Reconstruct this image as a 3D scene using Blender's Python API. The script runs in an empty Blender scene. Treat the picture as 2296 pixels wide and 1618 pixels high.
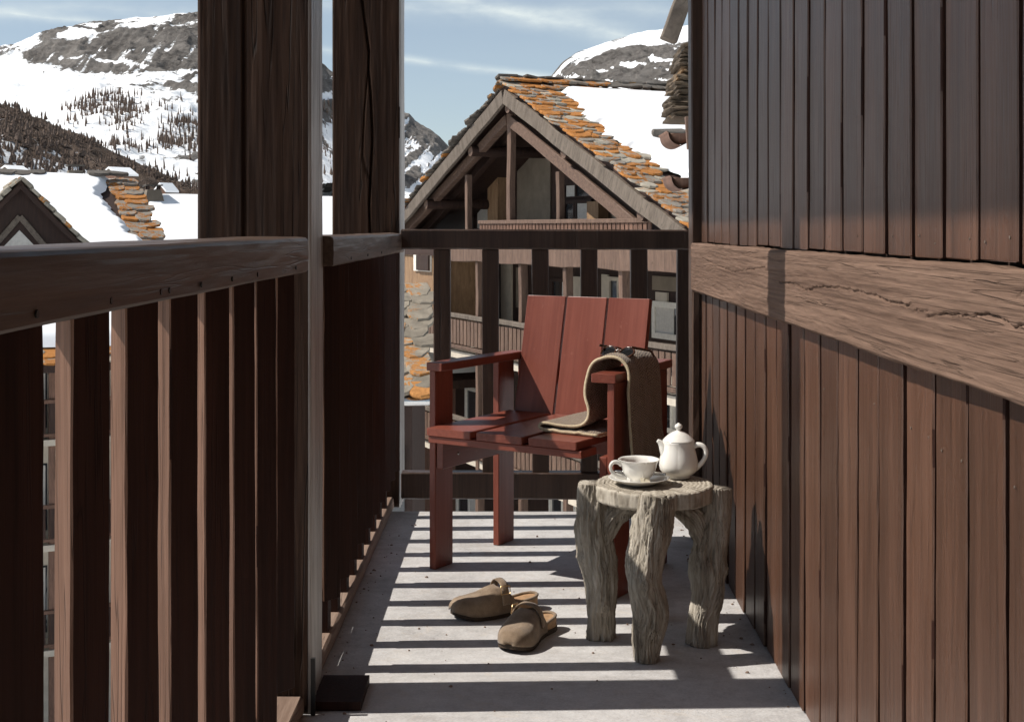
import bpy, bmesh, math, random
import numpy as np
from mathutils import Vector, Matrix, noise

C = bpy.context.scene.collection
SC = bpy.context.scene
R = math.radians

# ------------------------------------------------------------------ camera, sky, sun, exposure
EYE = 1.10
F = 46.0 / 36.0 * 2296.0            # focal length in units of a 2296-wide frame
cam = bpy.data.cameras.new('camera'); cam_o = bpy.data.objects.new('camera', cam); C.objects.link(cam_o)
cam.lens = 46.0; cam.sensor_width = 36.0
cam.shift_x = -7 / 2296.0; cam.shift_y = -296 / 2296.0
cam.clip_start = 0.05; cam.clip_end = 9000
cam_o.location = (0, 0, EYE); cam_o.rotation_euler = (R(90), 0, 0)
SC.camera = cam_o

SUN_D = Vector((1.0, 0.035, -1.10)).normalized()      # travel direction of sunlight
sun = bpy.data.lights.new('sun', 'SUN'); sun_o = bpy.data.objects.new('sun', sun); C.objects.link(sun_o)
sun.energy = 5.0; sun.angle = R(0.53); sun.color = (1.0, 0.945, 0.87)
sun_o.rotation_euler = SUN_D.to_track_quat('-Z', 'Y').to_euler()
sun_o.location = (-30, -5, 30)

W = bpy.data.worlds.new('World'); SC.world = W; W.use_nodes = True
wn = W.node_tree.nodes; wl = W.node_tree.links; wn.clear()
def wnode(t, **k):
    n = wn.new(t)
    for a, b in k.items(): setattr(n, a, b)
    return n
sky = wnode('ShaderNodeTexSky', sky_type='NISHITA')
sky.sun_disc = False
to_sun = -SUN_D
sky.sun_elevation = math.asin(to_sun.z)
sky.sun_rotation = math.atan2(to_sun.x, to_sun.y)
sky.altitude = 1800; sky.air_density = 1.0; sky.dust_density = 1.2; sky.ozone_density = 1.0
tc = wnode('ShaderNodeTexCoord')
def wmath(op, a, b=None, clamp=False):
    n = wnode('ShaderNodeMath', operation=op); n.use_clamp = clamp
    for i, v in enumerate((a, b)):
        if v is None: continue
        if isinstance(v, (int, float)): n.inputs[i].default_value = v
        else: wl.new(v, n.inputs[i])
    return n.outputs[0]
def wdot(vec):
    n = wnode('ShaderNodeVectorMath', operation='DOT_PRODUCT'); wl.new(tc.outputs['Generated'], n.inputs[0]); n.inputs[1].default_value = vec
    return n.outputs['Value']
def dirpx(x, y): return Vector(((x - 1155) / F, 1, (513 - y) / F)).normalized()
def wnoise(scale, mapscale, rot=(0, 0, 0), detail=6):
    m = wnode('ShaderNodeMapping'); wl.new(tc.outputs['Generated'], m.inputs['Vector'])
    m.inputs['Scale'].default_value = mapscale; m.inputs['Rotation'].default_value = rot
    n = wnode('ShaderNodeTexNoise'); n.inputs['Scale'].default_value = scale; n.inputs['Detail'].default_value = detail
    n.inputs['Roughness'].default_value = 0.6
    wl.new(m.outputs[0], n.inputs['Vector']); return n.outputs['Fac']
def streak(p, q, width, fade, gain):
    """a long thin cirrus streak along the great circle through two sky directions"""
    n = p.cross(q).normalized()
    d = wmath('ABSOLUTE', wmath('ADD', wdot(n), wmath('MULTIPLY', wmath('SUBTRACT', wnoise(9, (1, 1, 1)), 0.5), width * 1.3)))
    b = wmath('SUBTRACT', 1.0, wmath('DIVIDE', d, width), True)
    t = wmath('MULTIPLY', wmath('MULTIPLY', b, b), wmath('SUBTRACT', wnoise(22, (1, 1, 3.0), (0, 0.2, 0)), 0.18))
    return wmath('MULTIPLY', t, gain)
s1 = streak(dirpx(960, -12), dirpx(1420, 92), 0.015, 0, 1.0)
s2 = streak(dirpx(0, 18), dirpx(330, 22), 0.017, 0, 0.6)
s3 = streak(dirpx(880, 132), dirpx(1080, 156), 0.006, 0, 1.0)
veil = wmath('MULTIPLY', wmath('SUBTRACT', wnoise(3.4, (1, 1, 5.0), (0, 0.15, 0.3), 8), 0.50), 0.12)
cl = wmath('ADD', wmath('ADD', s1, s2), wmath('ADD', s3, wmath('MAXIMUM', veil, 0.0)), True)
cl = wmath('MINIMUM', wmath('ADD', cl, 0.23), 0.8)
mixc = wnode('ShaderNodeMix', data_type='RGBA')
wl.new(cl, mixc.inputs['Factor']); wl.new(sky.outputs[0], mixc.inputs['A']); mixc.inputs['B'].default_value = (8.9, 9.6, 9.3, 1)
bg = wnode('ShaderNodeBackground'); bg.inputs['Strength'].default_value = 0.091
wout = wnode('ShaderNodeOutputWorld')
wl.new(mixc.outputs['Result'], bg.inputs['Color']); wl.new(bg.outputs[0], wout.inputs['Surface'])

SC.view_settings.view_transform = 'Standard'; SC.view_settings.look = 'None'
SC.view_settings.gamma = 1.0; SC.view_settings.use_curve_mapping = False
SC.view_settings.exposure = 0.15
SC.render.engine = 'CYCLES'
SC.cycles.max_bounces = 4; SC.cycles.diffuse_bounces = 3; SC.cycles.glossy_bounces = 2
SC.cycles.use_adaptive_sampling = True; SC.cycles.adaptive_threshold = 0.02; SC.cycles.adaptive_min_samples = 16
SC.cycles.use_denoising = True

# ------------------------------------------------------------------ materials
class NT:
    def __init__(s, name):
        s.m = bpy.data.materials.new(name); s.m.use_nodes = True
        s.t = s.m.node_tree; s.n = s.t.nodes; s.b = s.n['Principled BSDF']
    def add(s, t, **k):
        n = s.n.new(t)
        for a, b in k.items(): setattr(n, a, b)
        return n
    def lk(s, a, b): s.t.links.new(a, b)
    def math(s, op, a, b=None, clamp=False):
        n = s.add('ShaderNodeMath', operation=op); n.use_clamp = clamp
        for i, v in enumerate((a, b)):
            if v is None: continue
            if isinstance(v, (int, float)): n.inputs[i].default_value = v
            else: s.lk(v, n.inputs[i])
        return n.outputs[0]
    def coords(s, scale=(1, 1, 1), jitter=True, kind='Object', rot=(0, 0, 0)):
        t = s.add('ShaderNodeTexCoord'); v = t.outputs[kind]
        if jitter:
            o = s.add('ShaderNodeObjectInfo'); a = s.add('ShaderNodeVectorMath', operation='ADD')
            c = s.add('ShaderNodeCombineXYZ')
            for i in range(3): s.lk(s.math('MULTIPLY', o.outputs['Random'], 31.7 + 17 * i), c.inputs[i])
            s.lk(v, a.inputs[0]); s.lk(c.outputs[0], a.inputs[1]); v = a.outputs[0]
        mp = s.add('ShaderNodeMapping'); mp.inputs['Scale'].default_value = scale; mp.inputs['Rotation'].default_value = rot
        s.lk(v, mp.inputs['Vector']); return mp.outputs[0]
    def noise(s, vec, scale=1, detail=6, rough=.6, dist=0):
        n = s.add('ShaderNodeTexNoise'); s.lk(vec, n.inputs['Vector'])
        n.inputs['Scale'].default_value = scale; n.inputs['Detail'].default_value = detail
        n.inputs['Roughness'].default_value = rough; n.inputs['Distortion'].default_value = dist
        return n.outputs['Fac']
    def ramp(s, fac, stops):
        r = s.add('ShaderNodeValToRGB'); s.lk(fac, r.inputs['Fac'])
        e = r.color_ramp.elements
        while len(e) < len(stops): e.new(0.5)
        for q, (p, c) in zip(e, stops):
            q.position = p; q.color = (*c, 1) if len(c) == 3 else c
        return r.outputs['Color']
    def mix(s, f, a, b, blend='MIX'):
        n = s.add('ShaderNodeMix', data_type='RGBA', blend_type=blend)
        for k, v in (('Factor', f), ('A', a), ('B', b)):
            if isinstance(v, (int, float)): n.inputs[k].default_value = v
            elif isinstance(v, tuple): n.inputs[k].default_value = (*v, 1) if len(v) == 3 else v
            else: s.lk(v, n.inputs[k])
        return n.outputs['Result']
    def vary(s, col, amt):
        o = s.add('ShaderNodeObjectInfo')
        h = s.add('ShaderNodeHueSaturation'); s.lk(col, h.inputs['Color'])
        s.lk(s.math('ADD', s.math('MULTIPLY', o.outputs['Random'], 2 * amt), 1 - amt), h.inputs['Value'])
        return h.outputs['Color']
    def bump(s, hgt, strength=.3, dist=.002, prev=None):
        b = s.add('ShaderNodeBump'); b.inputs['Strength'].default_value = strength; b.inputs['Distance'].default_value = dist
        s.lk(hgt, b.inputs['Height'])
        if prev is not None: s.lk(prev, b.inputs['Normal'])
        return b.outputs['Normal']
    def fin(s, col, rough=.6, nrm=None, spec=.5, metal=0):
        if isinstance(col, tuple): s.b.inputs['Base Color'].default_value = (*col, 1)
        else: s.lk(col, s.b.inputs['Base Color'])
        if isinstance(rough, (int, float)): s.b.inputs['Roughness'].default_value = rough
        else: s.lk(rough, s.b.inputs['Roughness'])
        s.b.inputs['Specular IOR Level'].default_value = spec
        s.b.inputs['Metallic'].default_value = metal
        if nrm is not None: s.lk(nrm, s.b.inputs['Normal'])
        return s.m

def wood(name, dark, light, axis=2, fine=70, rough=.6, bump=.4, vary=.16, spec=.35, wear=None, checks=.5, along=2.2):
    """stained timber, grain running along one axis, with thin drying checks"""
    k = NT(name)
    def sc(c, al):
        v = [c] * 3; v[axis] = al; return tuple(v)
    g = k.noise(k.coords(sc(fine, along)), 1, 5, .7, .4)
    b = k.noise(k.coords(sc(11, .8)), 1, 4, .6, .3)
    f = k.noise(k.coords(sc(fine * 3.2, 9)), 1, 2, .6)
    fac = k.math('ADD', k.math('MULTIPLY', g, .5), k.math('ADD', k.math('MULTIPLY', b, .35), k.math('MULTIPLY', f, .15)))
    col = k.ramp(fac, [(.37, dark), (.62, light)])
    if wear: col = k.mix(k.math('MULTIPLY', k.ramp(b, [(.52, (0, 0, 0)), (.66, (1, 1, 1))]), k.math('MULTIPLY', g, .8)), col, wear)
    c = k.noise(k.coords(sc(fine * .55, .9)), 1, 2, .5, .6)
    line = k.ramp(k.math('ABSOLUTE', k.math('SUBTRACT', c, .5)), [(.0, (1, 1, 1)), (.016, (0, 0, 0))])
    gate = k.math('MULTIPLY', line, k.ramp(b, [(.44, (0, 0, 0)), (.56, (1, 1, 1))]))
    col = k.mix(k.math('MULTIPLY', gate, checks), col, tuple(x * .22 for x in dark))
    if vary: col = k.vary(col, vary)
    n = k.bump(k.math('SUBTRACT', k.math('ADD', k.math('MULTIPLY', g, .7), k.math('MULTIPLY', f, .3)), k.math('MULTIPLY', gate, .9)), bump, .0022)
    return k.fin(col, k.math('ADD', k.math('MULTIPLY', f, .25), rough - .12), n, spec)

def plain(name, col, rough=.6, spec=.4, nscale=12, namt=.12, bump=.0, vary=0, metal=0):
    k = NT(name)
    a = k.noise(k.coords((nscale,) * 3), 1, 6, .6)
    lo = tuple(c * (1 - namt) for c in col); hi = tuple(min(1, c * (1 + namt)) for c in col)
    c = k.ramp(a, [(.3, lo), (.7, hi)])
    if vary: c = k.vary(c, vary)
    n = k.bump(a, bump, .003) if bump else None
    return k.fin(c, rough, n, spec, metal)

MAT = {}
MAT['wall_board'] = wood('wall_board_wood', (.042, .0185, .0095), (.100, .046, .0265), 2, rough=.42, bump=.5, vary=.2, spec=.42, wear=(.120, .062, .040), checks=.4)
MAT['wall_beam'] = wood('wall_beam_wood', (.078, .046, .032), (.208, .133, .096), 1, fine=115, rough=.85, bump=1.2, vary=0, spec=.15, checks=.22, along=1.5)
MAT['rail'] = wood('rail_wood', (.050, .030, .020), (.14, .092, .066), 1, fine=60, rough=.42, bump=.5, vary=.1, wear=(.22, .165, .13))
MAT['baluster'] = wood('baluster_sunlit_wood', (.075, .036, .021), (.185, .100, .065), 2, fine=90, rough=.7, bump=.6, vary=.12, spec=.2)
MAT['stain_shade'] = wood('baluster_stain_shade', (.018, .0065, .004), (.046, .0175, .011), 2, fine=90, rough=.65, bump=.4, vary=.1, spec=.2)
MAT['column_grey'] = wood('column_weathered_sheen', (.15, .13, .115), (.50, .48, .455), 2, fine=60, rough=.40, bump=.5, vary=0, spec=.7)  # weathered grey, lightened to stand for sky sheen on the inner face
MAT['column'] = wood('column_wood', (.011, .005, .0028), (.046, .0225, .0125), 2, fine=48, rough=.72, bump=1.0, vary=0, spec=.15, checks=.8)
MAT['dark_rail'] = wood('dark_rail_wood', (.030, .017, .012), (.070, .040, .028), 0, rough=.45, bump=.4, vary=.1)
MAT['dark_post'] = wood('dark_post_wood', (.030, .017, .012), (.075, .042, .028), 2, rough=.45, bump=.4, vary=.1)
MAT['kerb'] = wood('kerb_wood', (.15, .095, .068), (.30, .215, .165), 1, fine=50, rough=.75, bump=.6, vary=.05)
MAT['ceiling'] = wood('ceiling_wood', (.06, .032, .022), (.13, .075, .052), 1, rough=.6)
k = NT('red_lacquer')
g = k.noise(k.coords((75, 75, 2.6)), 1, 5, .65, .3); b = k.noise(k.coords((5, 5, 1.5)), 1, 5, .65); c = k.noise(k.coords((38, 38, 20)), 1, 4, .7)
col = k.ramp(k.math('ADD', k.math('MULTIPLY', g, .5), k.math('MULTIPLY', b, .5)), [(.32, (.135, .034, .021)), (.68, (.238, .068, .044))])
col = k.mix(k.math('MULTIPLY', k.ramp(c, [(.64, (0, 0, 0)), (.70, (1, 1, 1))]), .35), col, (.30, .12, .085))
MAT['chair'] = k.fin(k.vary(col, .10), k.math('ADD', k.math('MULTIPLY', b, .35), .22), k.bump(g, .35, .001), .28)
k = NT('balcony_concrete')
a = k.noise(k.coords((2.2,) * 3, False), 1, 8, .65, .4); b = k.noise(k.coords((26,) * 3, False), 1, 8, .7); c = k.noise(k.coords((140,) * 3, False), 1, 3, .6)
d = k.noise(k.coords((7, 7, 7), False), 1, 5, .75, 1.5)
col = k.ramp(k.math('ADD', k.math('MULTIPLY', a, .4), k.math('ADD', k.math('MULTIPLY', b, .35), k.math('MULTIPLY', c, .25))),
             [(.32, (.27, .256, .248)), (.5, (.49, .476, .466)), (.68, (.66, .645, .63))])
col = k.mix(k.math('MULTIPLY', k.ramp(d, [(.56, (0, 0, 0)), (.70, (1, 1, 1))]), .32), col, (.50, .42, .33))
col = k.mix(k.math('MULTIPLY', k.ramp(b, [(.66, (0, 0, 0)), (.72, (1, 1, 1))]), .5), col, (.17, .155, .145))
e = k.noise(k.coords((1.1, 3.0, 1), False), 1, 6, .7, 1.2)
col = k.mix(k.math('MULTIPLY', k.ramp(e, [(.50, (0, 0, 0)), (.64, (1, 1, 1))]), .38), col, (.30, .275, .25))
f = k.noise(k.coords((420,) * 3, False), 1, 2, .6)
col = k.mix(k.math('MULTIPLY', k.ramp(f, [(.66, (0, 0, 0)), (.72, (1, 1, 1))]), .6), col, (.16, .145, .13))
MAT['floor'] = k.fin(col, .72, k.bump(k.math('ADD', b, k.math('MULTIPLY', c, .6)), .55, .002), .35)

k = NT('driftwood')
g = k.noise(k.coords((55, 55, 4.5), False), 1, 7, .7, .8); b = k.noise(k.coords((9, 9, 6), False), 1, 5, .6)
geo = k.add('ShaderNodeNewGeometry')
cav = k.ramp(geo.outputs['Pointiness'], [(.44, (0, 0, 0)), (.53, (1, 1, 1))])
col = k.ramp(k.math('ADD', k.math('MULTIPLY', g, .6), k.math('MULTIPLY', b, .4)), [(.34, (.11, .09, .07)), (.45, (.31, .27, .215)), (.56, (.44, .395, .33)), (.68, (.58, .53, .455))])
c = k.noise(k.coords((26, 26, 2.2), False), 1, 3, .6, .9)
split = k.ramp(k.math('ABSOLUTE', k.math('SUBTRACT', c, .5)), [(.0, (1, 1, 1)), (.03, (0, 0, 0))])
col = k.mix(k.math('MULTIPLY', split, .35), col, (.06, .048, .038))
MAT['drift'] = k.fin(col, .85, k.bump(k.math('SUBTRACT', g, k.math('MULTIPLY', split, .35)), .9, .005), .2)
k = NT('driftwood_top')
tcn = k.add('ShaderNodeTexCoord'); sx = k.add('ShaderNodeSeparateXYZ'); k.lk(tcn.outputs['Object'], sx.inputs[0])
rr = k.math('SQRT', k.math('ADD', k.math('MULTIPLY', sx.outputs[0], sx.outputs[0]), k.math('MULTIPLY', sx.outputs[1], sx.outputs[1])))
nn = k.noise(k.coords((14, 14, 14), False), 1, 5, .6)
ring = k.math('SINE', k.math('ADD', k.math('MULTIPLY', rr, 560), k.math('MULTIPLY', nn, 14)))
fn = k.noise(k.coords((120, 120, 40), False), 1, 5, .7)
col = k.ramp(k.math('ADD', k.math('MULTIPLY', ring, .16), k.math('ADD', k.math('MULTIPLY', fn, .4), .25)), [(.2, (.20, .172, .135)), (.5, (.39, .345, .28)), (.8, (.56, .515, .44))])
MAT['drift_top'] = k.fin(col, .85, k.bump(k.math('ADD', k.math('MULTIPLY', ring, .3), fn), .6, .002), .2)

MAT['china'] = plain('white_china', (.80, .775, .72), .16, .5, 3, .01)
MAT['china'].node_tree.nodes['Principled BSDF'].inputs['Coat Weight'].default_value = .3
MAT['tea'] = plain('tea', (.10, .035, .01), .05, .5, 3, .02)
MAT['paper'] = plain('label_paper', (.66, .60, .46), .7)
MAT['string'] = plain('string', (.75, .72, .64), .8)
MAT['steel'] = plain('steel', (.55, .54, .52), .25, .5, 20, .05, metal=1)
MAT['brass'] = plain('brass', (.62, .42, .22), .3, .5, 20, .05, metal=1)
MAT['iron'] = plain('black_iron', (.02, .019, .018), .45, .4)
k = NT('suede')
a = k.noise(k.coords((700,) * 3), 1, 2, .6); b = k.noise(k.coords((22,) * 3), 1, 5, .65)
col = k.ramp(k.math('ADD', k.math('MULTIPLY', a, .25), k.math('MULTIPLY', b, .75)), [(.34, (.15, .104, .068)), (.66, (.315, .236, .165))])
MAT['suede'] = k.fin(col, .95, k.bump(k.math('ADD', a, b), .35, .0015), .1)
k.b.inputs['Sheen Weight'].default_value = .25
MAT['cork'] = plain('cork_footbed', (.36, .22, .12), .7, .3, 60, .25, .3)
MAT['sole'] = plain('dark_sole', (.045, .03, .02), .7, .3, 60, .2, .2)
k = NT('woven_wool')
u = k.add('ShaderNodeUVMap')
mp = k.add('ShaderNodeMapping'); k.lk(u.outputs[0], mp.inputs[0]); mp.inputs['Scale'].default_value = (260, 84, 1)
sep = k.add('ShaderNodeSeparateXYZ'); k.lk(mp.outputs[0], sep.inputs[0])
wv = k.math('MULTIPLY', k.math('SINE', k.math('MULTIPLY', sep.outputs[0], 3.14159)), k.math('SINE', k.math('MULTIPLY', sep.outputs[1], 3.14159)))
nz = k.noise(k.coords((160,) * 3), 1, 4, .7)
col = k.ramp(k.math('ADD', k.math('MULTIPLY', wv, .22), k.math('MULTIPLY', nz, 1.0)), [(.28, (.10, .066, .043)), (.5, (.215, .155, .106)), (.74, (.35, .27, .195))])
MAT['wool'] = k.fin(col, .95, k.bump(k.math('ADD', k.math('MULTIPLY', wv, .5), nz), .8, .003), .1)
k.b.inputs['Sheen Weight'].default_value = .3
MAT['wool_edge'] = plain('wool_edge', (.50, .41, .28), .95, .1, 150, .2, .4)
MAT['tortoise'] = plain('tortoiseshell', (.06, .024, .012), .18, .5, 90, .7)
MAT['lens'] = plain('dark_lens', (.012, .012, .013), .04, .6)

# background materials
MAT['house_wood'] = wood('house_wood', (.085, .045, .030), (.19, .105, .072), 2, fine=14, rough=.7, bump=.3, vary=.15)
MAT['house_wood_dark'] = wood('house_wood_dark', (.022, .011, .008), (.050, .026, .018), 2, fine=14, rough=.7, bump=.3, vary=.15)
MAT['house_beam'] = wood('house_beam_wood', (.080, .049, .035), (.165, .104, .075), 0, fine=12, rough=.7, bump=.3, vary=.12)
MAT['house_post'] = wood('house_post_wood', (.080, .048, .034), (.165, .104, .074), 2, fine=12, rough=.7, bump=.3, vary=.12)
MAT['fascia'] = wood('fascia_wood', (.082, .064, .049), (.172, .139, .111), 0, fine=10, rough=.8, bump=.3, vary=.08)
MAT['tan_board'] = wood('tan_board_wood', (.20, .115, .060), (.36, .225, .125), 2, fine=10, rough=.7, bump=.3, vary=.15)
MAT['cream'] = plain('cream_render', (.50, .44, .36), .85, .2, 3, .15, .2)
MAT['panel'] = plain('grey_panel', (.20, .165, .125), .8, .2, 2, .2)
MAT['white_paint'] = plain('white_paint', (.72, .68, .6), .6)
MAT['snow'] = plain('snow', (.86, .87, .88), .7, .3, .7, .03, .6)
k = NT('window_glass'); MAT['glass'] = k.fin((.03, .033, .036), .06, None, .8)
MAT['curtain'] = plain('curtain', (.55, .52, .47), .9)
def lauze(name, base, lichen, amt):
    k = NT(name)
    a = k.noise(k.coords((5,) * 3), 1, 6, .65, .4); b = k.noise(k.coords((3.4,) * 3), 1, 6, .75, .8); c = k.noise(k.coords((30,) * 3), 1, 4, .6)
    col = k.ramp(a, [(.3, tuple(x * .55 for x in base)), (.7, base)])
    o = k.add('ShaderNodeObjectInfo')
    th = k.math('ADD', b, k.math('MULTIPLY', k.math('SUBTRACT', o.outputs['Random'], .5), .26))
    m = k.ramp(th, [(.56 - amt, (0, 0, 0)), (.60 - amt, (1, 1, 1))])
    col = k.mix(m, col, k.ramp(c, [(.3, tuple(x * .6 for x in lichen)), (.7, lichen)]))
    col = k.vary(col, .22)
    return k.fin(col, .85, k.bump(k.math('ADD', a, k.math('MULTIPLY', c, .4)), .6, .02), .25)
MAT['lauze_orange'] = lauze('stone_slate_with_orange_lichen', (.34, .30, .25), (.40, .165, .042), .13)
MAT['lauze'] = lauze('stone_slate', (.42, .375, .30), (.44, .19, .05), -.06)
MAT['lauze_porch'] = lauze('porch_stone_slate', (.31, .265, .205), (.40, .18, .055), .02)
MAT['lauze_brown'] = lauze('brown_stone_slate', (.13, .098, .068), (.22, .14, .075), 0)
MAT['slate_dark'] = lauze('dark_stone_slate', (.16, .14, .12), (.22, .12, .05), -.1)

# ------------------------------------------------------------------ helpers
WM = {}
def thing(name, label, cat, loc=(0, 0, 0), rz=0.0, group=None):
    o = bpy.data.objects.new(name, None); C.objects.link(o)
    o.empty_display_size = .1
    o.location = loc; o.rotation_euler = (0, 0, rz)
    o['label'] = label; o['category'] = cat; o['kind'] = 'thing'
    if group: o['group'] = group
    WM[o.name] = Matrix.Translation(loc) @ Matrix.Rotation(rz, 4, 'Z')
    return o
def me_from(name, V, Fc, mat=None, smooth=False):
    me = bpy.data.meshes.new(name); me.from_pydata([tuple(v) for v in V], [], [tuple(f) for f in Fc])
    if mat is not None: me.materials.append(MAT[mat] if isinstance(mat, str) else mat)
    if smooth: me.polygons.foreach_set('use_smooth', [True] * len(me.polygons))
    me.update(); return me
def part(name, me, parent=None, M=None, world=False):
    o = bpy.data.objects.new(name, me); C.objects.link(o)
    M = M or Matrix()
    if parent is not None:
        o.parent = parent
        w = M if world else WM[parent.name] @ M
        o.matrix_basis = WM[parent.name].inverted() @ w
    else:
        w = M; o.matrix_basis = M
    WM[o.name] = w
    return o
def tag(o, label, cat=None, group=None, kind=None):
    o['label'] = label
    if cat: o['category'] = cat
    if group: o['group'] = group
    if kind: o['kind'] = kind
    return o
def boxvf(x0, x1, y0, y1, z0, z1):
    V = [(x0, y0, z0), (x1, y0, z0), (x1, y1, z0), (x0, y1, z0), (x0, y0, z1), (x1, y0, z1), (x1, y1, z1), (x0, y1, z1)]
    Fc = [(0, 3, 2, 1), (4, 5, 6, 7), (0, 1, 5, 4), (1, 2, 6, 5), (2, 3, 7, 6), (3, 0, 4, 7)]
    return V, Fc
def box(name, x0, x1, y0, y1, z0, z1, mat, parent=None, world=False):
    cx, cy, cz = (x0 + x1) / 2, (y0 + y1) / 2, (z0 + z1) / 2
    V, Fc = boxvf(x0 - cx, x1 - cx, y0 - cy, y1 - cy, z0 - cz, z1 - cz)
    return part(name, me_from(name, V, Fc, mat), parent, Matrix.Translation((cx, cy, cz)), world)
PC = {}
def prism(L, w, t, mat, ch=.003, n=8, jit=.0005, seed=0):
    """a timber: chamfered rectangle swept along Z with slightly uneven edges"""
    key = (round(L, 3), round(w, 4), round(t, 4), mat, ch, n, jit, seed)
    if key in PC: return PC[key]
    rnd = random.Random(seed * 7919 + int(L * 1000)); a, b = w / 2, t / 2
    ring = [(-a + ch, -b), (a - ch, -b), (a, -b + ch), (a, b - ch), (a - ch, b), (-a + ch, b), (-a, b - ch), (-a, -b + ch)]
    V, Fc = [], []
    zs = [0, ch * .6] + [L * (i + 1) / (n + 1) for i in range(n)] + [L - ch * .6, L]
    ph = [rnd.uniform(0, 6) for _ in range(4)]
    for i, z in enumerate(zs):
        s = 1 - (ch * 1.2 / max(a, b) if i in (0, len(zs) - 1) else 0)
        ox = jit * 2.0 * math.sin(z * 2.1 + ph[0]); oy = jit * 1.6 * math.sin(z * 2.7 + ph[1])
        for (x, y) in ring:
            V.append((x * s + ox + rnd.uniform(-jit, jit), y * s + oy + rnd.uniform(-jit, jit), z))
    for i in range(len(zs) - 1):
        for j in range(8):
            p = i * 8 + j; q = i * 8 + (j + 1) % 8
            Fc.append((p, q, q + 8, p + 8))
    Fc.append(tuple(range(7, -1, -1))); Fc.append(tuple(range((len(zs) - 1) * 8, len(zs) * 8)))
    me = me_from('timber', V, Fc, mat); PC[key] = me
    return me
def frame(p0, p1, xdir):
    z = (Vector(p1) - Vector(p0)).normalized(); x = Vector(xdir); x = (x - z * x.dot(z)).normalized(); y = z.cross(x)
    m = Matrix((x, y, z)).transposed().to_4x4(); m.translation = Vector(p0); return m
def timber(name, p0, p1, w, t, xdir, mat, parent, world=False, **k):
    L = (Vector(p1) - Vector(p0)).length
    return part(name, prism(L, w, t, mat, **k), parent, frame(p0, p1, xdir), world)
def lathe(prof, n=64, cap0=True, cap1=False, lobes=None):
    V, Fc = [], []
    for (r, z) in prof:
        for i in range(n):
            a = 2 * math.pi * i / n
            rr = r * (lobes(a, z) if lobes else 1)
            V.append((rr * math.cos(a), rr * math.sin(a), z))
    for i in range(len(prof) - 1):
        for j in range(n):
            p = i * n + j; q = i * n + (j + 1) % n
            Fc.append((p, q, q + n, p + n))
    if cap0: Fc.append(tuple(range(n - 1, -1, -1)))
    if cap1: Fc.append(tuple(range((len(prof) - 1) * n, len(prof) * n)))
    return V, Fc
def smoothpath(P, m=8):
    P = [Vector(p) for p in P]; out = []
    for i in range(len(P) - 1):
        p0 = P[max(i - 1, 0)]; p1 = P[i]; p2 = P[i + 1]; p3 = P[min(i + 2, len(P) - 1)]
        for j in range(m):
            t = j / m
            out.append(.5 * ((2 * p1) + (p2 - p0) * t + (2 * p0 - 5 * p1 + 4 * p2 - p3) * t * t + (3 * p1 - p0 - 3 * p2 + p3) * t ** 3))
    out.append(P[-1]); return out
def tube(P, r, n=12, flat=1.0, closed=False):
    """P points, r radius or list"""
    V, Fc = [], []; N = len(P); P = [Vector(p) for p in P]
    up = Vector((0.13, 0.31, .94))
    prevx = None
    for i, p in enumerate(P):
        d = (P[(i + 1) % N] - P[i - 1]) if (closed or 0 < i < N - 1) else (P[min(i + 1, N - 1)] - P[max(i - 1, 0)])
        d.normalize()
        x = (prevx - d * prevx.dot(d)) if prevx is not None else d.cross(up)
        x.normalize(); y = d.cross(x); prevx = x
        rr = r[i] if isinstance(r, (list, tuple)) else r
        for j in range(n):
            a = 2 * math.pi * j / n
            V.append(p + x * math.cos(a) * rr + y * math.sin(a) * rr * flat)
    for i in range(N if closed else N - 1):
        i2 = (i + 1) % N
        for j in range(n):
            Fc.append((i * n + j, i * n + (j + 1) % n, i2 * n + (j + 1) % n, i2 * n + j))
    if not closed:
        Fc.append(tuple(range(n - 1, -1, -1))); Fc.append(tuple(range((N - 1) * n, N * n)))
    return V, Fc
def joinvf(*L):
    V, Fc = [], []
    for v, f in L:
        o = len(V); V += list(v); Fc += [tuple(i + o for i in q) for q in f]
    return V, Fc
def gridface(nu, nv, fn):
    """(nu+1)x(nv+1) vertices from fn(s,t), quads"""
    V = [fn(i / nu, j / nv) for j in range(nv + 1) for i in range(nu + 1)]
    Fc = [(j * (nu + 1) + i, j * (nu + 1) + i + 1, (j + 1) * (nu + 1) + i + 1, (j + 1) * (nu + 1) + i) for j in range(nv) for i in range(nu)]
    return V, Fc
def crack(poly, x, y, w):
    """0..1 depth of a polyline crack at (x, y)"""
    best = 9e9
    for (a, b) in zip(poly[:-1], poly[1:]):
        ax, ay = a; bx, by = b
        dx, dy = bx - ax, by - ay
        t = max(0, min(1, ((x - ax) * dx + (y - ay) * dy) / (dx * dx + dy * dy)))
        best = min(best, math.hypot(x - ax - t * dx, y - ay - t * dy))
    return max(0, 1 - best / w)

# ------------------------------------------------------------------ the balcony
def structure(o, label):
    o['kind'] = 'structure'; o['label'] = label; return o
V, Fc = gridface(60, 220, lambda s, t: (-.64 + s * 1.34, -1.6 + t * 6.70, .0006 * noise.noise(Vector((s * 9, t * 40, 0)))))
n0 = len(V)
V += [(-.64, -1.6, -.2), (.70, -1.6, -.2), (.70, 5.10, -.2), (-.64, 5.10, -.2)]
a, b, c, d = 0, 60, 221 * 61 - 1, 220 * 61
Fc += [(n0, n0 + 1, b, a), (n0 + 1, n0 + 2, c, b), (n0 + 2, n0 + 3, d, c), (n0 + 3, n0, a, d), (n0 + 3, n0 + 2, n0 + 1, n0)]
structure(part('balcony_floor', me_from('balcony_floor', V, Fc, 'floor', False)), 'pale grey concrete balcony floor striped with railing shadows')

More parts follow.
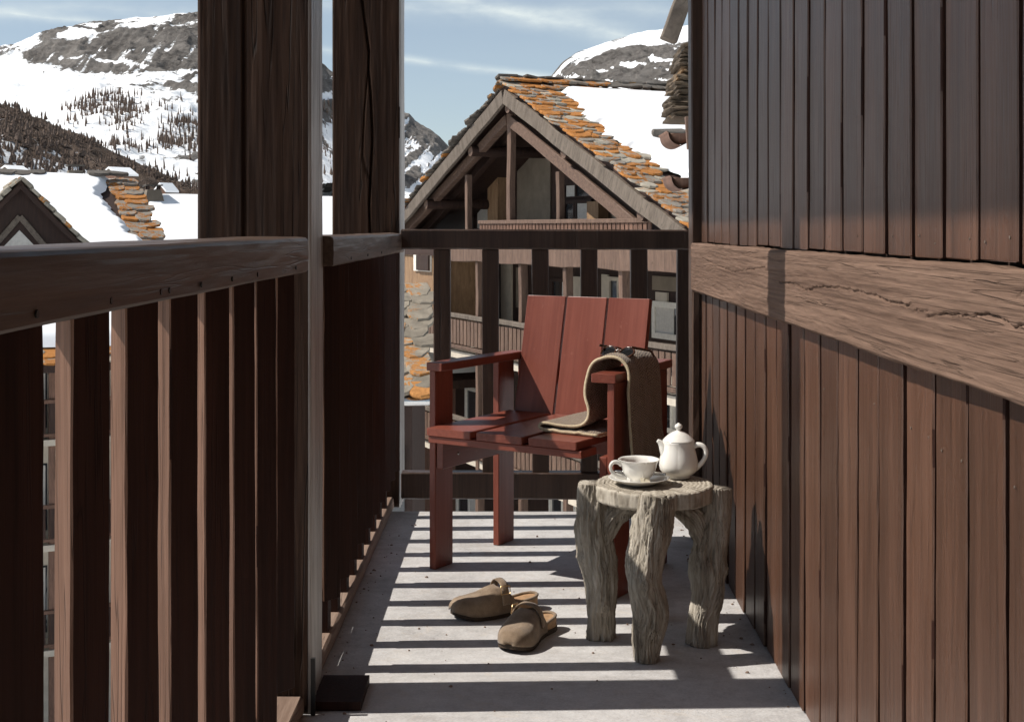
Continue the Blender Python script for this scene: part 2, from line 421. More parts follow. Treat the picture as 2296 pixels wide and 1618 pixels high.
# --- side railing with slats set on edge
RX = -.44
rail = thing('balcony_railing', 'brown wooden side railing with slats set at an angle', 'railing', (-.5, 1.0, 0))
def toprail(y0, y1, parent, seed):
    def prof():
        return [(RX - .088, 1.012), (RX - .004, 1.009), (RX, 1.013), (RX + .0008, 1.045), (RX + .0005, 1.0745), (RX - .0015, 1.0790), (RX - .0060, 1.0815), (RX - .040, 1.0835), (RX - .082, 1.0835), (RX - .088, 1.078)]
    P = prof(); N = max(8, int((y1 - y0) / .022)); V, Fc = [], []
    dense = []
    for (a, b) in zip(P, P[1:] + P[:1]):
        for j in range(4): dense.append((a[0] + (b[0] - a[0]) * j / 4, a[1] + (b[1] - a[1]) * j / 4))
    m = len(dense)
    for i in range(N + 1):
        y = y0 + (y1 - y0) * i / N
        for (x, z) in dense:
            q = Vector((x * 22 + seed, y * 2.2, z * 22)); dd = noise.noise(q) * .0022 + noise.noise(q * 3.1) * .0010
            V.append((x + dd, y, z + dd * .8))
    for i in range(N):
        for j in range(m):
            Fc.append((i * m + j, (i + 1) * m + j, (i + 1) * m + (j + 1) % m, i * m + (j + 1) % m))
    Fc.append(tuple(range(m))); Fc.append(tuple(range((N + 1) * m - 1, N * m - 1, -1)))
    return part('top_rail', me_from('top_rail', V, Fc, 'rail', False), parent, None, True)
tr1 = toprail(-1.5, 2.785, rail, 3.0)
tr2 = toprail(3.165, 5.20, rail, 8.0)
# dark screw holes along the lower edge of the top rail
hv, hf = lathe([(.004, 0), (.004, .002), (.0, .002)], 8, True)
hole = me_from('screw', hv, hf, 'iron')
for y, tr in [(1.20, tr1), (1.42, tr1), (1.62, tr1), (1.66, tr1), (1.83, tr1), (2.03, tr1), (2.23, tr1), (2.62, tr1), (3.5, tr2), (3.9, tr2), (4.3, tr2)]:
    part('screw', hole, tr, Matrix.Translation((RX + .0005, y, 1.022)) @ Matrix.Rotation(R(90), 4, 'Y'), True)
dx = Vector((.636, .772, 0)).normalized()
PITCH = .20
for kk in list(range(-13, 7)) + list(range(10, 20)):
    ty = 1.395 + PITCH * kk if kk < 8 else 3.235 + .191 * (kk - 10)
    w, t = (.048, .034) if kk < 8 else (.054, .042)
    c0 = Vector((-.473, ty, 0)) + dx * (w / 2) + Vector((-dx.y, dx.x, 0)) * (t / 2)
    bo = timber('baluster', (c0.x, c0.y, .178), (c0.x, c0.y, 1.0105), w, t, dx, 'stain_shade', rail, True, ch=.0022, n=10, jit=.0007, seed=kk % 6)
    box('shade_peg', -.536, -.491, c0.y - .030, c0.y + .026, .039, .222, 'stain_shade', rail, True)  # added dark blocks standing in for the shade gaps along the kerb
    if len(bo.data.materials) < 2:      # sunlit outward sides coloured paler, shaded inner faces darker
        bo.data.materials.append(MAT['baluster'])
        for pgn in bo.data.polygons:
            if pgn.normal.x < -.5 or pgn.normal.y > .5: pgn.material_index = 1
# kerb beam on the floor edge, and the cross rail outside the slats
def kerbpt(y0, y1):
    prof = [(-.64, .002), (-.480, .002), (-.478, .010), (-.479, .036), (-.486, .0415), (-.63, .0415)]
    N = 60; V, Fc = [], []; m = len(prof)
    for i in range(N + 1):
        y = y0 + (y1 - y0) * i / N
        for (x, z) in prof:
            dd = .0022 * noise.noise(Vector((x * 30, y * 9, z * 30))); V.append((x + dd, y, z + (dd if z > .01 else 0)))
    for i in range(N):
        for j in range(m): Fc.append((i * m + j, (i + 1) * m + j, (i + 1) * m + (j + 1) % m, i * m + (j + 1) % m))
    Fc.append(tuple(range(m))); Fc.append(tuple(range((N + 1) * m - 1, N * m - 1, -1)))
    return V, Fc
for (a, b) in ((-1.5, 2.965), (3.165, 5.20)):
    part('kerb_beam', me_from('kerb_beam', *kerbpt(a, b), 'kerb', False), rail, None, True)
    timber('cross_rail', (-.5515, a, .155), (-.5515, b, .155), .060, .027, (0, 0, 1), 'dark_rail', rail, True, n=20, jit=.0008)

# --- big timber columns
def column(name, label, x0, x1, y0, y1, z0, z1, cracks, seed):
    t = thing(name, label, 'column', ((x0 + x1) / 2, (y0 + y1) / 2, z0), 0, 'timber columns of the balcony')
    ch = .006
    per = []
    def edge(a, b, n):
        for i in range(n): per.append((a[0] + (b[0] - a[0]) * i / n, a[1] + (b[1] - a[1]) * i / n))
    edge((x0 + ch, y0), (x1 - ch, y0), 110); edge((x1 - ch, y0), (x1, y0 + ch), 2)
    edge((x1, y0 + ch), (x1, y1 - ch), 40); edge((x1, y1 - ch), (x1 - ch, y1), 2)
    edge((x1 - ch, y1), (x0 + ch, y1), 8); edge((x0 + ch, y1), (x0, y1 - ch), 2)
    edge((x0, y1 - ch), (x0, y0 + ch), 8); edge((x0, y0 + ch), (x0 + ch, y0), 2)
    m = len(per); N = 170; V, Fc = [], []
    cx, cy = (x0 + x1) / 2, (y0 + y1) / 2
    for i in range(N + 1):
        z = z0 + (z1 - z0) * i / N
        for (x, y) in per:
            q = Vector((x * 45 + seed, y * 45, z * 2.0))
            dd = .0016 * noise.noise(q) + .0008 * noise.noise(q * 2.7)
            low = .004 * noise.noise(Vector((x * 7, y * 7, z * 1.1 + seed)))
            px, py = x, y
            if y <= y0 + ch + 1e-6:
                for (poly, wd, dep) in cracks:
                    dd -= dep * crack(poly, x, z, wd)
                py = y - dd * 1.0 - low
            elif x >= x1 - 1e-6:
                px = x + dd + low
            V.append((px, py, z))
    for i in range(N):
        for j in range(m):
            Fc.append((i * m + j, i * m + (j + 1) % m, (i + 1) * m + (j + 1) % m, (i + 1) * m + j))
    Fc.append(tuple(range(m - 1, -1, -1))); Fc.append(tuple(range(N * m, (N + 1) * m)))
    me = me_from('shaft', V, Fc, 'column', True); me.materials.append(MAT['column_grey'])
    for pgn in me.polygons:
        if pgn.normal.x > .6 and pgn.center.x > x1 - .012: pgn.material_index = 1
    part('shaft', me, t, None, True)
    return t
def pl(points, Y): return [((x - 1155) / F * Y, EYE - (y - 513) / F * Y) for x, y in points]
colA = column('timber_column', 'thick dark timber column with a straight seam, nearer the camera', -.722, -.464, 2.97, 3.16, .002, 3.02,
       [(pl([(548, -900), (548, 1200)], 2.97), .0062, .014)], 1.3)
box('foot_block', -.4635, -.352, 2.985, 3.165, .002, .022, 'stain_shade', colA, True)
box('foot_bracket', -.462, -.452, 2.955, 2.9655, .002, .13, 'iron', colA, True)
cB = [(1035, 0), (1050, 130), (1075, 300), (1070, 400), (1085, 560), (1095, 800), (1085, 1000), (1075, 1200), (1080, 1310)]
cB = [((460 + x / 2.311) / 1.1176, (y / 2.311) / 1.1176) for x, y in cB]
cB = [(cB[0][0] - 10, -600)] + cB + [(cB[-1][0], 1200)]
cB2 = [((460 + x / 2.311) / 1.1176, (y / 2.311) / 1.1176) for x, y in [(1070, 380), (1048, 640), (1036, 900), (1055, 980), (1085, 1060)]]
column('timber_column', 'thick dark timber column with a long jagged crack, at the far corner', -.722, -.452, 5.165, 5.36, .002, 3.02,
       [(pl(cB, 5.165), .0055, .024), (pl(cB2, 5.165), .004, .010)], 6.1)

# --- far railing
fr = thing('end_railing', 'black-brown wooden railing across the far end behind the chair', 'railing', (.1, 5.1, 0))
timber('top_rail', (-.445, 5.12, 1.058), (.80, 5.12, 1.058), .078, .085, (0, 0, 1), 'dark_rail', fr, True, ch=.006, n=20, jit=.0008)
for x in (-.285, -.0956, .099, .290, .485, .665):
    timber('baluster', (x, 5.125, .150), (x, 5.125, 1.0195), .066, .040, (1, 0, 0), 'dark_post', fr, True, ch=.003, n=8, jit=.0006, seed=int(x * 50) % 4)
timber('bottom_rail', (-.445, 5.125, .098), (.80, 5.125, .098), .104, .06, (0, 0, 1), 'dark_rail', fr, True, ch=.005, n=20, jit=.0008)

# --- boarded wall
wall = thing('boarded_wall', 'reddish brown boarded wall with a heavy weathered timber beam', 'wall', (.68, 1.5, 0))
box('wall_core', .700, 1.6, -1.6, 4.63, -.2, 3.0, 'house_wood_dark', wall, True)
rnd = random.Random(5)
nail_v, nail_f = lathe([(.0022, 0), (.0022, .001), (.0, .0013)], 8, True)
nail = me_from('nail', nail_v, nail_f, 'fascia')
BP = .153
def boards(y_start, z0, z1, zn, dz):
    y = y_start - BP * int((y_start + 1.55) / BP)
    i = 0
    while y < 4.60:
        w = min(BP, 4.605 - y) - rnd.choice((.007, .008, .009, .011))
        if w > .03:
            xo = rnd.uniform(-.0015, .0015); za = z0 + rnd.uniform(-dz, dz)
            bo = timber('board', (.6675 + xo, y + w / 2, za), (.6675 + xo, y + w / 2, z1), w, .024, (rnd.uniform(.010, .026), 1, 0), 'wall_board', wall, True, ch=.0025, n=14, jit=.0006, seed=100 + i % 9)
            if len(bo.data.materials) < 2:  # board edges coloured dark to deepen the shade in the gaps
                bo.data.materials.append(MAT['stain_shade'])
                for pgn in bo.data.polygons:
                    if abs(pgn.normal.x) > .8: pgn.material_index = 1
            for q in (.2, .78):
                if rnd.random() < .5: continue
                part('nail', nail, bo, Matrix.Translation((.6553 + xo, y + w * q + rnd.uniform(-.008, .008), zn + rnd.uniform(-.012, .012))) @ Matrix.Rotation(R(-90), 4, 'Y'), True)
        y += BP; i += 1
boards(1.7055, 1.054, 2.99, 1.085, .003)
boards(1.7486, .004, .905, .770, .001)
# weathered beam with long cracks, its face built as fine relief
def bpt(pts):
    out = []
    for x, y in pts:
        X = (1700 + x / 2.38) / 1.1176; Y = (560 + y / 2.38) / 1.1176
        yy = .62 * F / (X - 1155); out.append((yy, EYE - (Y - 513) * yy / F))
    return out
cr = [(bpt([(140, 205), (230, 250), (330, 290), (420, 275), (520, 262)]), .0022, .006),
      (bpt([(600, 350), (690, 358), (760, 398), (830, 375)]), .0022, .010), (bpt([(770, 402), (850, 380), (960, 382), (1090, 410), (1180, 432), (1250, 465), (1390, 486)]), .0022, .010),
      (bpt([(1410, 520), (1490, 520)]), .0022, .008), (bpt([(1480, 556), (1600, 538), (1700, 548), (1860, 545), (1930, 575), (1985, 610), (2060, 622), (2300, 640)]), .0022, .011),
      (bpt([(2020, 440), (2060, 430), (2200, 470)]), .0022, .007)]
y0b, y1b, zb0, zb1, xb = -1.5, 4.615, .882, 1.050, .62
NY, NZ = 1400, 80
crx = [(min(p[0] for p in c[0]) - .01, max(p[0] for p in c[0]) + .01, c) for c in cr]
def bface(s, t):
    y = y0b + 2.8 * s / .06 if s < .06 else 1.3 + (y1b - 1.3) * (s - .06) / .94; z = zb0 + (zb1 - zb0) * t
    q = Vector((y * 2.6, z * 34, 4.0)); d = .0018 * noise.noise(q) + .0016 * noise.noise(Vector((y * 7, z * 110, 2)))
    d += .0022 * noise.noise(Vector((y * 1.3, z * 6, 9))) + .0011 * noise.noise(Vector((y * 18, z * 190, 5)))
    for (a, b, c) in crx:
        if a < y < b: d -= c[2] * (.5 + .9 * abs(noise.noise(Vector((y * 23, 3, 1))))) * crack(c[0], y, z + .0045 * noise.noise(Vector((y * 34, 7, 2))) + .002 * noise.noise(Vector((y * 110, 7, 2))), c[1])
    e = min(t, 1 - t) * (zb1 - zb0)
    if e < .006: d -= (.006 - e) * .9
    zz = z + (.003 * noise.noise(Vector((y * 3, t * 3, 1))) + .0025 * noise.noise(Vector((y * 14, t * 3, 7))) if t in (0, 1) else 0)
    return (xb - d, y, zz)
V, Fc = gridface(NY, NZ, bface)
n0 = len(V); rowl = NY + 1
V += [(x, y, z) for (x, y, z) in [(.655, p[1], p[2]) for p in V[:rowl]]] + [(.655, p[1], p[2]) for p in V[NZ * rowl:NZ * rowl + rowl]]
Fc = [f[::-1] for f in Fc]
for i in range(NY):
    Fc.append((i, i + 1, n0 + i + 1, n0 + i)); tI = NZ * rowl
    Fc.append((tI + i, n0 + rowl + i, n0 + rowl + i + 1, tI + i + 1))
endc = [j * rowl + NY for j in range(NZ + 1)]
Fc.append(tuple(endc + [n0 + 2 * rowl - 1, n0 + rowl - 1]))
part('beam', me_from('beam', V, Fc, 'wall_beam', True), wall, None, True)
timber('corner_post', (.672, 4.665, .002), (.672, 4.665, 3.0), .098, .09, (1, 0, 0), 'dark_post', wall, True, ch=.004, n=20, jit=.0008)
timber('corner_trim', (.640, 4.628, .002), (.640, 4.628, .878), .026, .020, (1, 0, 0), 'house_post', wall, True, ch=.003, n=14, jit=.0008)

# --- unseen wall added behind the camera to cut ambient light
ew = thing('added_shade_wall', 'dark boarded wall added unseen behind the viewpoint to cut ambient light', 'wall', (0, -1.65, 0))
for i in range(10):
    x = -.70 + i * .138; box('board', x, x + .134, -1.66, -1.63, .002, 3.0, 'wall_board', ew, True)
# --- roof overhang that shades the upper wall
ov = thing('roof_overhang', 'brown boarded roof overhang above the balcony', 'roof', (0, 2, 3.0))
y = -1.6; i = 0
while y < 5.5:
    box('soffit_board', -1.02, 1.6, y, y + .238, 3.024, 3.05, 'ceiling', ov, True); y += .245
timber('fascia_board', (-1.040, -1.6, 3.10), (-1.040, 5.55, 3.10), .20, .036, (0, 0, 1), 'ceiling', ov, True, n=10)
V, Fc = boxvf(-1.06, 1.7, -1.62, 5.56, 3.205, 3.30); part('roof_deck', me_from('roof_deck', V, Fc, 'slate_dark'), ov, None, True)

# ------------------------------------------------------------------ red chair
CH = thing('armchair', 'dark red painted plank armchair facing the camera by the far railing', 'armchair', (-.2775, 4.235, 0.001), R(-32))
def plank(name, u0, u1, v0, v1, z0, z1, grain='z', parent=CH, mat='chair', ch=.0022):
    cu, cv, cz = (u0 + u1) / 2, (v0 + v1) / 2, (z0 + z1) / 2
    if grain == 'z': p0, p1, w, t, xd = (cu, cv, z0), (cu, cv, z1), u1 - u0, v1 - v0, (1, 0, 0)
    elif grain == 'v': p0, p1, w, t, xd = (cu, v0, cz), (cu, v1, cz), u1 - u0, z1 - z0, (1, 0, 0)
    else: p0, p1, w, t, xd = (u0, cv, cz), (u1, cv, cz), v1 - v0, z1 - z0, (0, 1, 0)
    return timber(name, p0, p1, w, t, xd, mat, parent, ch=ch, n=4, jit=.00015, seed=int(u0 * 91 + v0 * 57) % 7)
for u, u2 in ((0, 0), (.650, .596)):
    plank('leg', u, u + .024, 0, .10, 0, .640); plank('leg', u2, u2 + .024, .379, .479, 0, .640)
plank('armrest', -.003, .057, -.012, .505, .6415, .668, 'v')
timber('armrest', (.6435, -.012, .65475), (.588, .500, .65475), .078, .0265, (1, 0, 0), 'chair', CH, ch=.0022, n=4, jit=.00015, seed=2)
plank('side_rail', .0265, .050, .004, .478, .325, .4185, 'v')
timber('side_rail', (.634, .004, .3717), (.582, .478, .3717), .0235, .0935, (1, 0, 0), 'chair', CH, ch=.0022, n=4, jit=.00015, seed=3)
for i in range(3):
    u = .041 + i * .189
    plank('seat_plank', u, u + .166, -.072, .415, .4445, .4685, 'v')
plank('seat_batten', .043, .599, -.066, .03, .4200, .4430, 'u'); plank('seat_batten', .043, .578, .32, .40, .4200, .4430, 'u')
for i in range(3):
    u = .060 + i * .1625
    p0 = (u + .0775, .418, .395); p1 = (u + .0775, .522, .862)
    timber('back_plank', p0, p1, .156, .022, (1, 0, 0), 'chair', CH, ch=.0022, n=4, jit=.00015, seed=i)
plank('back_batten', .026, .594, .502, .527, .56, .64, 'u'); plank('back_batten', .052, .570, .4435, .470, .34, .4185, 'u')
sv, sf = lathe([(.005, 0), (.005, .002), (.0, .0026)], 12, True)
part('screw', me_from('screw', sv, sf, 'steel', True), CH, Matrix.Translation((.0505, .09, .365)) @ Matrix.Rotation(R(90), 4, 'Y'))

# ------------------------------------------------------------------ blanket
def chM(): return WM[CH.name]
BL = thing('blanket', 'brown woven wool blanket draped over the chair arm and folded on the seat', 'blanket', tuple(chM() @ Vector((.55, .2, .47))), R(-32))
prof = [(.598, .4745), (.53, .4745), (.46, .4745), (.405, .4760), (.388, .4860), (.405, .4965), (.46, .4925), (.520, .4945), (.548, .512), (.556, .548), (.547, .590), (.548, .635), (.562, .676), (.590, .701), (.628, .710), (.664, .703), (.686, .680), (.693, .640), (.695, .57), (.696, .47), (.697, .36), (.698, .268)]
P3 = smoothpath([(a, 0, b) for a, b in prof], 5)
cum = [0]
for a, b in zip(P3[:-1], P3[1:]): cum.append(cum[-1] + (b - a).length)
nP = len(P3); NV = 46
V, Fc, UV = [], [], []
off = Vector((.55, .2, .469))
for j in range(NV + 1):
    t = j / NV
    for i, p in enumerate(P3):
        s = cum[i] / cum[-1]
        v = .055 + .262 * t
        seat = max(0, 1 - s / .42); hang = max(0, (s - .62) / .38)
        v += .012 * hang * t - .02 * seat * (1 - t)
        v += (.05 if s < .40 else 0) * 0
        wob = .009 * noise.noise(Vector((s * 6, t * 2.6, 3))) + .0045 * noise.noise(Vector((s * 18, t * 6, 6)))
        u = p.x + wob * (1 if hang > 0 or .30 < s < .62 else .2) + hang * (.006 + .006 * math.sin(t * 7.0 + 1))
        if s > .30: u -= .105 * (v - .05)
        z = p.z + (abs(wob) * .5 if .5 < s < .75 else 0)
        if .5 < s < .66: z += .010 * math.sin(t * math.pi) * (t)
        if s > .97: z += .004 * noise.noise(Vector((t * 20, 1, 1)))
        if s < .17 : z += .010 * max(0, noise.noise(Vector((s * 60, t * 3, 2)))) * (1 - t)
        V.append((u - off.x, v - off.y, z - off.z)); UV.append((s * cum[-1], v))
for j in range(NV):
    for i in range(nP - 1):
        a = j * nP + i; Fc.append((a, a + 1, a + nP + 1, a + nP))
me = me_from('cloth', V, Fc, 'wool', True); me.materials.append(MAT['wool_edge'])
uvl = me.uv_layers.new(name='UVMap')
for lp in me.loops: uvl.data[lp.index].uv = UV[lp.vertex_index]
cl_o = part('cloth', me, BL)
so = cl_o.modifiers.new('thick', 'SOLIDIFY'); so.thickness = .0095; so.offset = 0; so.material_offset_rim = 1
# the second layer of the fold, lying under the first
V, Fc = gridface(30, 30, lambda s, t: (.425 + .18 * s - off.x, .045 + .19 * t - off.y, .4705 - off.z + .0004 * math.sin(s * 30)))
me2 = me_from('under_fold', V, Fc, 'wool', True); me2.materials.append(MAT['wool_edge'])
u2 = me2.uv_layers.new(name='UVMap')
for lp in me2.loops: u2.data[lp.index].uv = (me2.vertices[lp.vertex_index].co.x, me2.vertices[lp.vertex_index].co.y)
uf = part('under_fold', me2, BL); so = uf.modifiers.new('thick', 'SOLIDIFY'); so.thickness = .003; so.offset = 0; so.material_offset_rim = 1

# ------------------------------------------------------------------ sunglasses
gp = chM() @ Vector((.612, .118, .7035))
SG = thing('sunglasses', 'dark tortoiseshell sunglasses lying on the blanket', 'sunglasses', tuple(gp), R(-40))
GM = Matrix.Translation((0, 0, .004)) @ Matrix.Rotation(R(-52), 4, 'X')
def ell(cx, a, b, n=36):
    return [(cx + a * math.cos(q) * (1 + .05 * math.cos(3 * q)), 0, .021 + b * math.sin(q) * (1 - .06 * math.cos(2 * q))) for q in [2 * math.pi * i / n for i in range(n)]]
for sx in (-1, 1):
    ring = ell(sx * .034, .0255, .0225)
    rim = part('rim', me_from('rim', *tube(ring, .0030, 10, closed=True), 'tortoise', True), SG, GM)
    L = ell(sx * .034, .0250, .0220)
    V = [(sx * .034, -.002, .021)] + [(x, 0, z) for x, y, z in L]; Fc = [(0, 1 + i, 1 + (i + 1) % len(L)) for i in range(len(L))]
    V2 = [(x, y + .0015, z) for x, y, z in V]; Fb = [tuple(len(V) + i for i in f[::-1]) for f in Fc]
    part('lens', me_from('lens', V + V2, Fc + Fb, 'lens', True), SG, GM)
    tmp = smoothpath([(sx * .060, .002, .032), (sx * .0615, .03, .031), (sx * .060, .075, .030), (sx * .057, .110, .028), (sx * .054, .135, .014)], 6)
    part('temple_arm', me_from('temple_arm', *tube(tmp, .0026, 8, 1.6), 'tortoise', True), SG, GM @ Matrix.Rotation(R(44), 4, 'X'))
part('bridge', me_from('bridge', *tube(smoothpath([(-.0095, 0, .026), (0, -.001, .0305), (.0095, 0, .026)], 6), .0028, 8), 'tortoise', True), SG, GM)

# ------------------------------------------------------------------ driftwood table
TX, TY, TZ = .372, 3.515, .418
TB = thing('driftwood_table', 'pale weathered driftwood stool table with four gnarled legs', 'side table', (TX, TY, .001))
def ridged(q): return 1 - abs(noise.noise(q)) * 2
def gnarl(path, rad, na=132, m=22, seed=0, knots=(), twist=.0, depth=.0068):
    P = smoothpath(path, m); N = len(P)
    rr = smoothpath([(r, 0, 0) for r in rad], m); V, Fc = [], []
    px = None; dist = 0
    for i, p in enumerate(P):
        d = (P[min(i + 1, N - 1)] - P[max(i - 1, 0)]).normalized()
        if i: dist += (P[i] - P[i - 1]).length
        x = Vector((1, 0, 0)) if px is None else px
        x = (x - d * x.dot(d)).normalized(); y = d.cross(x); px = x
        for j in range(na):
            a = 2 * math.pi * j / na
            at = a + twist * dist + .22 * noise.noise(Vector((dist * 11, seed + math.sin(a), math.cos(a)))) + .10 * noise.noise(Vector((dist * 30, seed, math.cos(a) * 3)))
            c, s = math.cos(at), math.sin(at)
            q1 = Vector((c * 1.1 + seed, s * 1.1, dist * 7)); q2 = Vector((c * 5.2, s * 5.2 + seed, dist * 10.0)); q3 = Vector((c * 12, s * 12 + seed, dist * 11))
            r = rr[i].x * (1 + .20 * noise.noise(q1) + .07 * noise.noise(q1 * 2.9))
            dm = .55 + .9 * max(-.4, noise.noise(Vector((c * 2 + 5, s * 2, dist * 12 + seed)))); g = depth * dm * (ridged(q2) - .5) + depth * .6 * (ridged(q3) - .5) + .0012 * noise.noise(Vector((c * 30, s * 30, dist * 60)))
            for (ka, kd, kr, kh) in knots:
                da = ((a - ka + math.pi) % (2 * math.pi) - math.pi) * rr[i].x; dd = dist - kd
                e = math.hypot(da, dd) / kr
                if e < 1.6:
                    f = math.exp(-e * e * 1.6); g = g * (1 - .8 * f) + kh * f + .0022 * math.cos(e * 15) * f
            V.append(p + (x * math.cos(a) + y * math.sin(a)) * (r + g))
    for i in range(N - 1):
        for j in range(na):
            Fc.append((i * na + j, i * na + (j + 1) % na, (i + 1) * na + (j + 1) % na, (i + 1) * na + j))
    Fc.append(tuple(range(na - 1, -1, -1))); Fc.append(tuple(range((N - 1) * na, N * na)))
    return V, Fc
def L(x, y, z): return (x - TX, y - TY, z)
# front, left, right, rear: foot -> top
legs = [
 ([L(.334, 3.335, 0), L(.336, 3.335, .06), L(.345, 3.332, .13), L(.333, 3.330, .20), L(.338, 3.338, .27), L(.352, 3.352, .34), L(.362, 3.362, .412)],
  [.030, .037, .044, .043, .042, .043, .042], [(R(262), .205, .024, .008), (R(300), .09, .016, .005), (R(205), .27, .018, .006)], [L(.352, 3.352, .315), L(.362, 3.42, .368), L(.372, 3.52, .374)]),
 ([L(.232, 3.520, 0), L(.232, 3.520, .06), L(.230, 3.520, .14), L(.222, 3.522, .22), L(.212, 3.522, .29), L(.208, 3.522, .35), L(.207, 3.522, .417)],
  [.036, .037, .041, .046, .045, .041, .036], [(R(280), .09, .024, .006), (R(200), .22, .022, .008)], [L(.228, 3.515, .265), L(.262, 3.512, .330), L(.310, 3.51, .364), L(.372, 3.515, .374)]),
 ([L(.492, 3.470, 0), L(.495, 3.470, .06), L(.512, 3.475, .13), L(.517, 3.480, .20), L(.525, 3.486, .27), L(.535, 3.490, .34), L(.540, 3.492, .410)],
  [.037, .038, .042, .048, .045, .039, .034], [(R(335), .20, .022, .008), (R(255), .10, .018, .005)], [L(.512, 3.482, .265), L(.480, 3.488, .330), L(.430, 3.50, .364), L(.372, 3.515, .374)]),
 ([L(.372, 3.700, 0), L(.366, 3.700, .07), L(.355, 3.697, .15), L(.365, 3.690, .22), L(.375, 3.685, .30), L(.378, 3.680, .37), L(.380, 3.675, .408)],
  [.036, .038, .042, .042, .042, .038, .036], [], [L(.376, 3.672, .30), L(.374, 3.61, .355), L(.372, 3.515, .374)]),
]
for i, (path, rad, kn, br) in enumerate(legs):
    a = gnarl(path, rad, seed=i * 3.7 + 1, knots=kn, twist=.8 * (-1) ** i)
    brad = [.030, .033, .030, .028][:len(br)]
    b = gnarl(br, brad, 96, 22, seed=i * 2.1 + 9, twist=1.0)
    part('leg', me_from('leg', *joinvf(a, b), 'drift', True), TB)
# top slice with growth rings and splits
rings = [0, .02, .04, .06, .075, .09, .1, .11, .118, .126, .133, .140, .146, .151, .1545]
na = 240; V, Fc = [], []
def topr(a): return 1 + .022 * noise.noise(Vector((math.cos(a) * 2, math.sin(a) * 2, 3))) + .008 * noise.noise(Vector((math.cos(a) * 14, math.sin(a) * 14, 1)))
splits = [R(x) for x in (214, 228, 241, 252, 263, 276, 287, 301, 318, 335, 20, 60, 110, 150, 185)]
prow = []
for r in [.004 * i for i in range(1, 39)] + [.1550]: prow.append((r, TZ, 0))
prow += [(.1580, TZ - .004, 1)] + [(.1590, TZ - .004 - .0045 * i, 1) for i in range(1, 9)] + [(.153, TZ - .045, 1), (.06, TZ - .047, 0), (.003, TZ - .047, 0)]
for (r, z, side) in prow:
    for j in range(na):
        a = 2 * math.pi * j / na; k = topr(a); rr = r * k
        if side:
            dd = min(abs((a - s + math.pi) % (2 * math.pi) - math.pi) for s in splits)
            rr -= .005 * max(0, 1 - dd / .022)
            rr += .0022 * (ridged(Vector((math.cos(a) * 22, math.sin(a) * 22, z * 9))) - .5)
            zz = z
        elif z == TZ:
            zz = z + .0011 * math.sin(r * 560 + 5 * noise.noise(Vector((rr * math.cos(a) * 16, rr * math.sin(a) * 16, 0)))) * min(1, r / .05) + .002 * noise.noise(Vector((rr * math.cos(a) * 40, rr * math.sin(a) * 40, 5)))
            dd = min(abs((a - s + math.pi) % (2 * math.pi) - math.pi) for s in splits)
            if r > .09: zz -= .005 * max(0, 1 - dd / .02) * (r - .09) / .066
        else: zz = z
        V.append((rr * math.cos(a), rr * math.sin(a), zz))
for i in range(len(prow) - 1):
    for j in range(na): Fc.append((i * na + j, (i + 1) * na + j, (i + 1) * na + (j + 1) % na, i * na + (j + 1) % na))
Fc.append(tuple(range(na))); Fc.append(tuple(range(len(prow) * na - 1, (len(prow) - 1) * na - 1, -1)))
part('table_top', me_from('table_top', V, Fc, 'drift_top', True), TB)

# ------------------------------------------------------------------ saucer, cup, teabag label, spoon
SXY = (.330, 3.485)
z_s = TZ + .0035
SA = thing('saucer', 'white porcelain saucer under the teacup', 'saucer', (*SXY, z_s))
wavy = lambda a, z: 1 + .012 * math.cos(12 * a) * max(0, min(1, (z - .008) / .01))
pr = [(.030, 0), (.042, .0005), (.060, .008), (.074, .0145), (.0805, .0178), (.0815, .0186), (.080, .0192), (.072, .0165), (.058, .0105), (.040, .0050), (.030, .0042), (.0, .0042)]
part('dish', me_from('dish', *lathe(pr, 96, True, False, wavy), 'china', True), SA)
CU = thing('teacup', 'white porcelain teacup with a looped handle on the saucer', 'cup', (*SXY, z_s + .0046))
pr = [(.0, .0), (.023, .0), (.0245, .0035), (.0235, .007), (.028, .0105), (.036, .018), (.042, .028), (.0455, .040), (.0475, .050), (.0515, .0575), (.0545, .0605), (.0555, .0612), (.0547, .0618), (.0505, .0592), (.0462, .0515), (.044, .040), (.0405, .028), (.034, .0185), (.024, .012), (.0, .011)]
wv2 = lambda a, z: 1 + .014 * math.cos(8 * a) * max(0, min(1, (z - .012) / .03))
part('bowl', me_from('bowl', *lathe(pr, 96, False, False, wv2), 'china', True), CU)
part('tea', me_from('tea', *lathe([(.0445, .0440), (.0, .0440)], 48, False), 'tea', True), CU)
hp = smoothpath([(-.0475, 0, .047), (-.058, 0, .0545), (-.0705, 0, .054), (-.0775, 0, .044), (-.0745, 0, .031), (-.063, 0, .0205), (-.050, 0, .0145), (-.034, 0, .0125)], 7)
part('handle', me_from('handle', *tube(hp, [.0033 + .0014 * abs(i / (len(hp) - 1) - .5) * 2 for i in range(len(hp))], 12, 1.3), 'china', True), CU, Matrix.Rotation(R(8), 4, 'Z'))
part('teabag_string', me_from('teabag_string', *tube(smoothpath([(.006, -.045, .058), (.014, -.056, .0610), (.013, -.0535, .048), (.006, -.047, .030), (.007, -.052, .0145)], 6), .00055, 6), 'string', True), CU)
LB = part('teabag_label', me_from('teabag_label', *boxvf(-.0125, .0125, -.0004, .0004, -.008, .008), 'paper'), None, Matrix.Translation((SXY[0] + .0115, SXY[1] - .0500, z_s + .0185)) @ Matrix.Rotation(R(10), 4, 'Z') @ Matrix.Rotation(R(-34), 4, 'X'))
tag(LB, 'small beige paper teabag label on the saucer', 'label')
SP = thing('teaspoon', 'small steel teaspoon lying on the saucer behind the cup', 'spoon', (SXY[0] + .03, SXY[1] + .03, z_s + .0165))
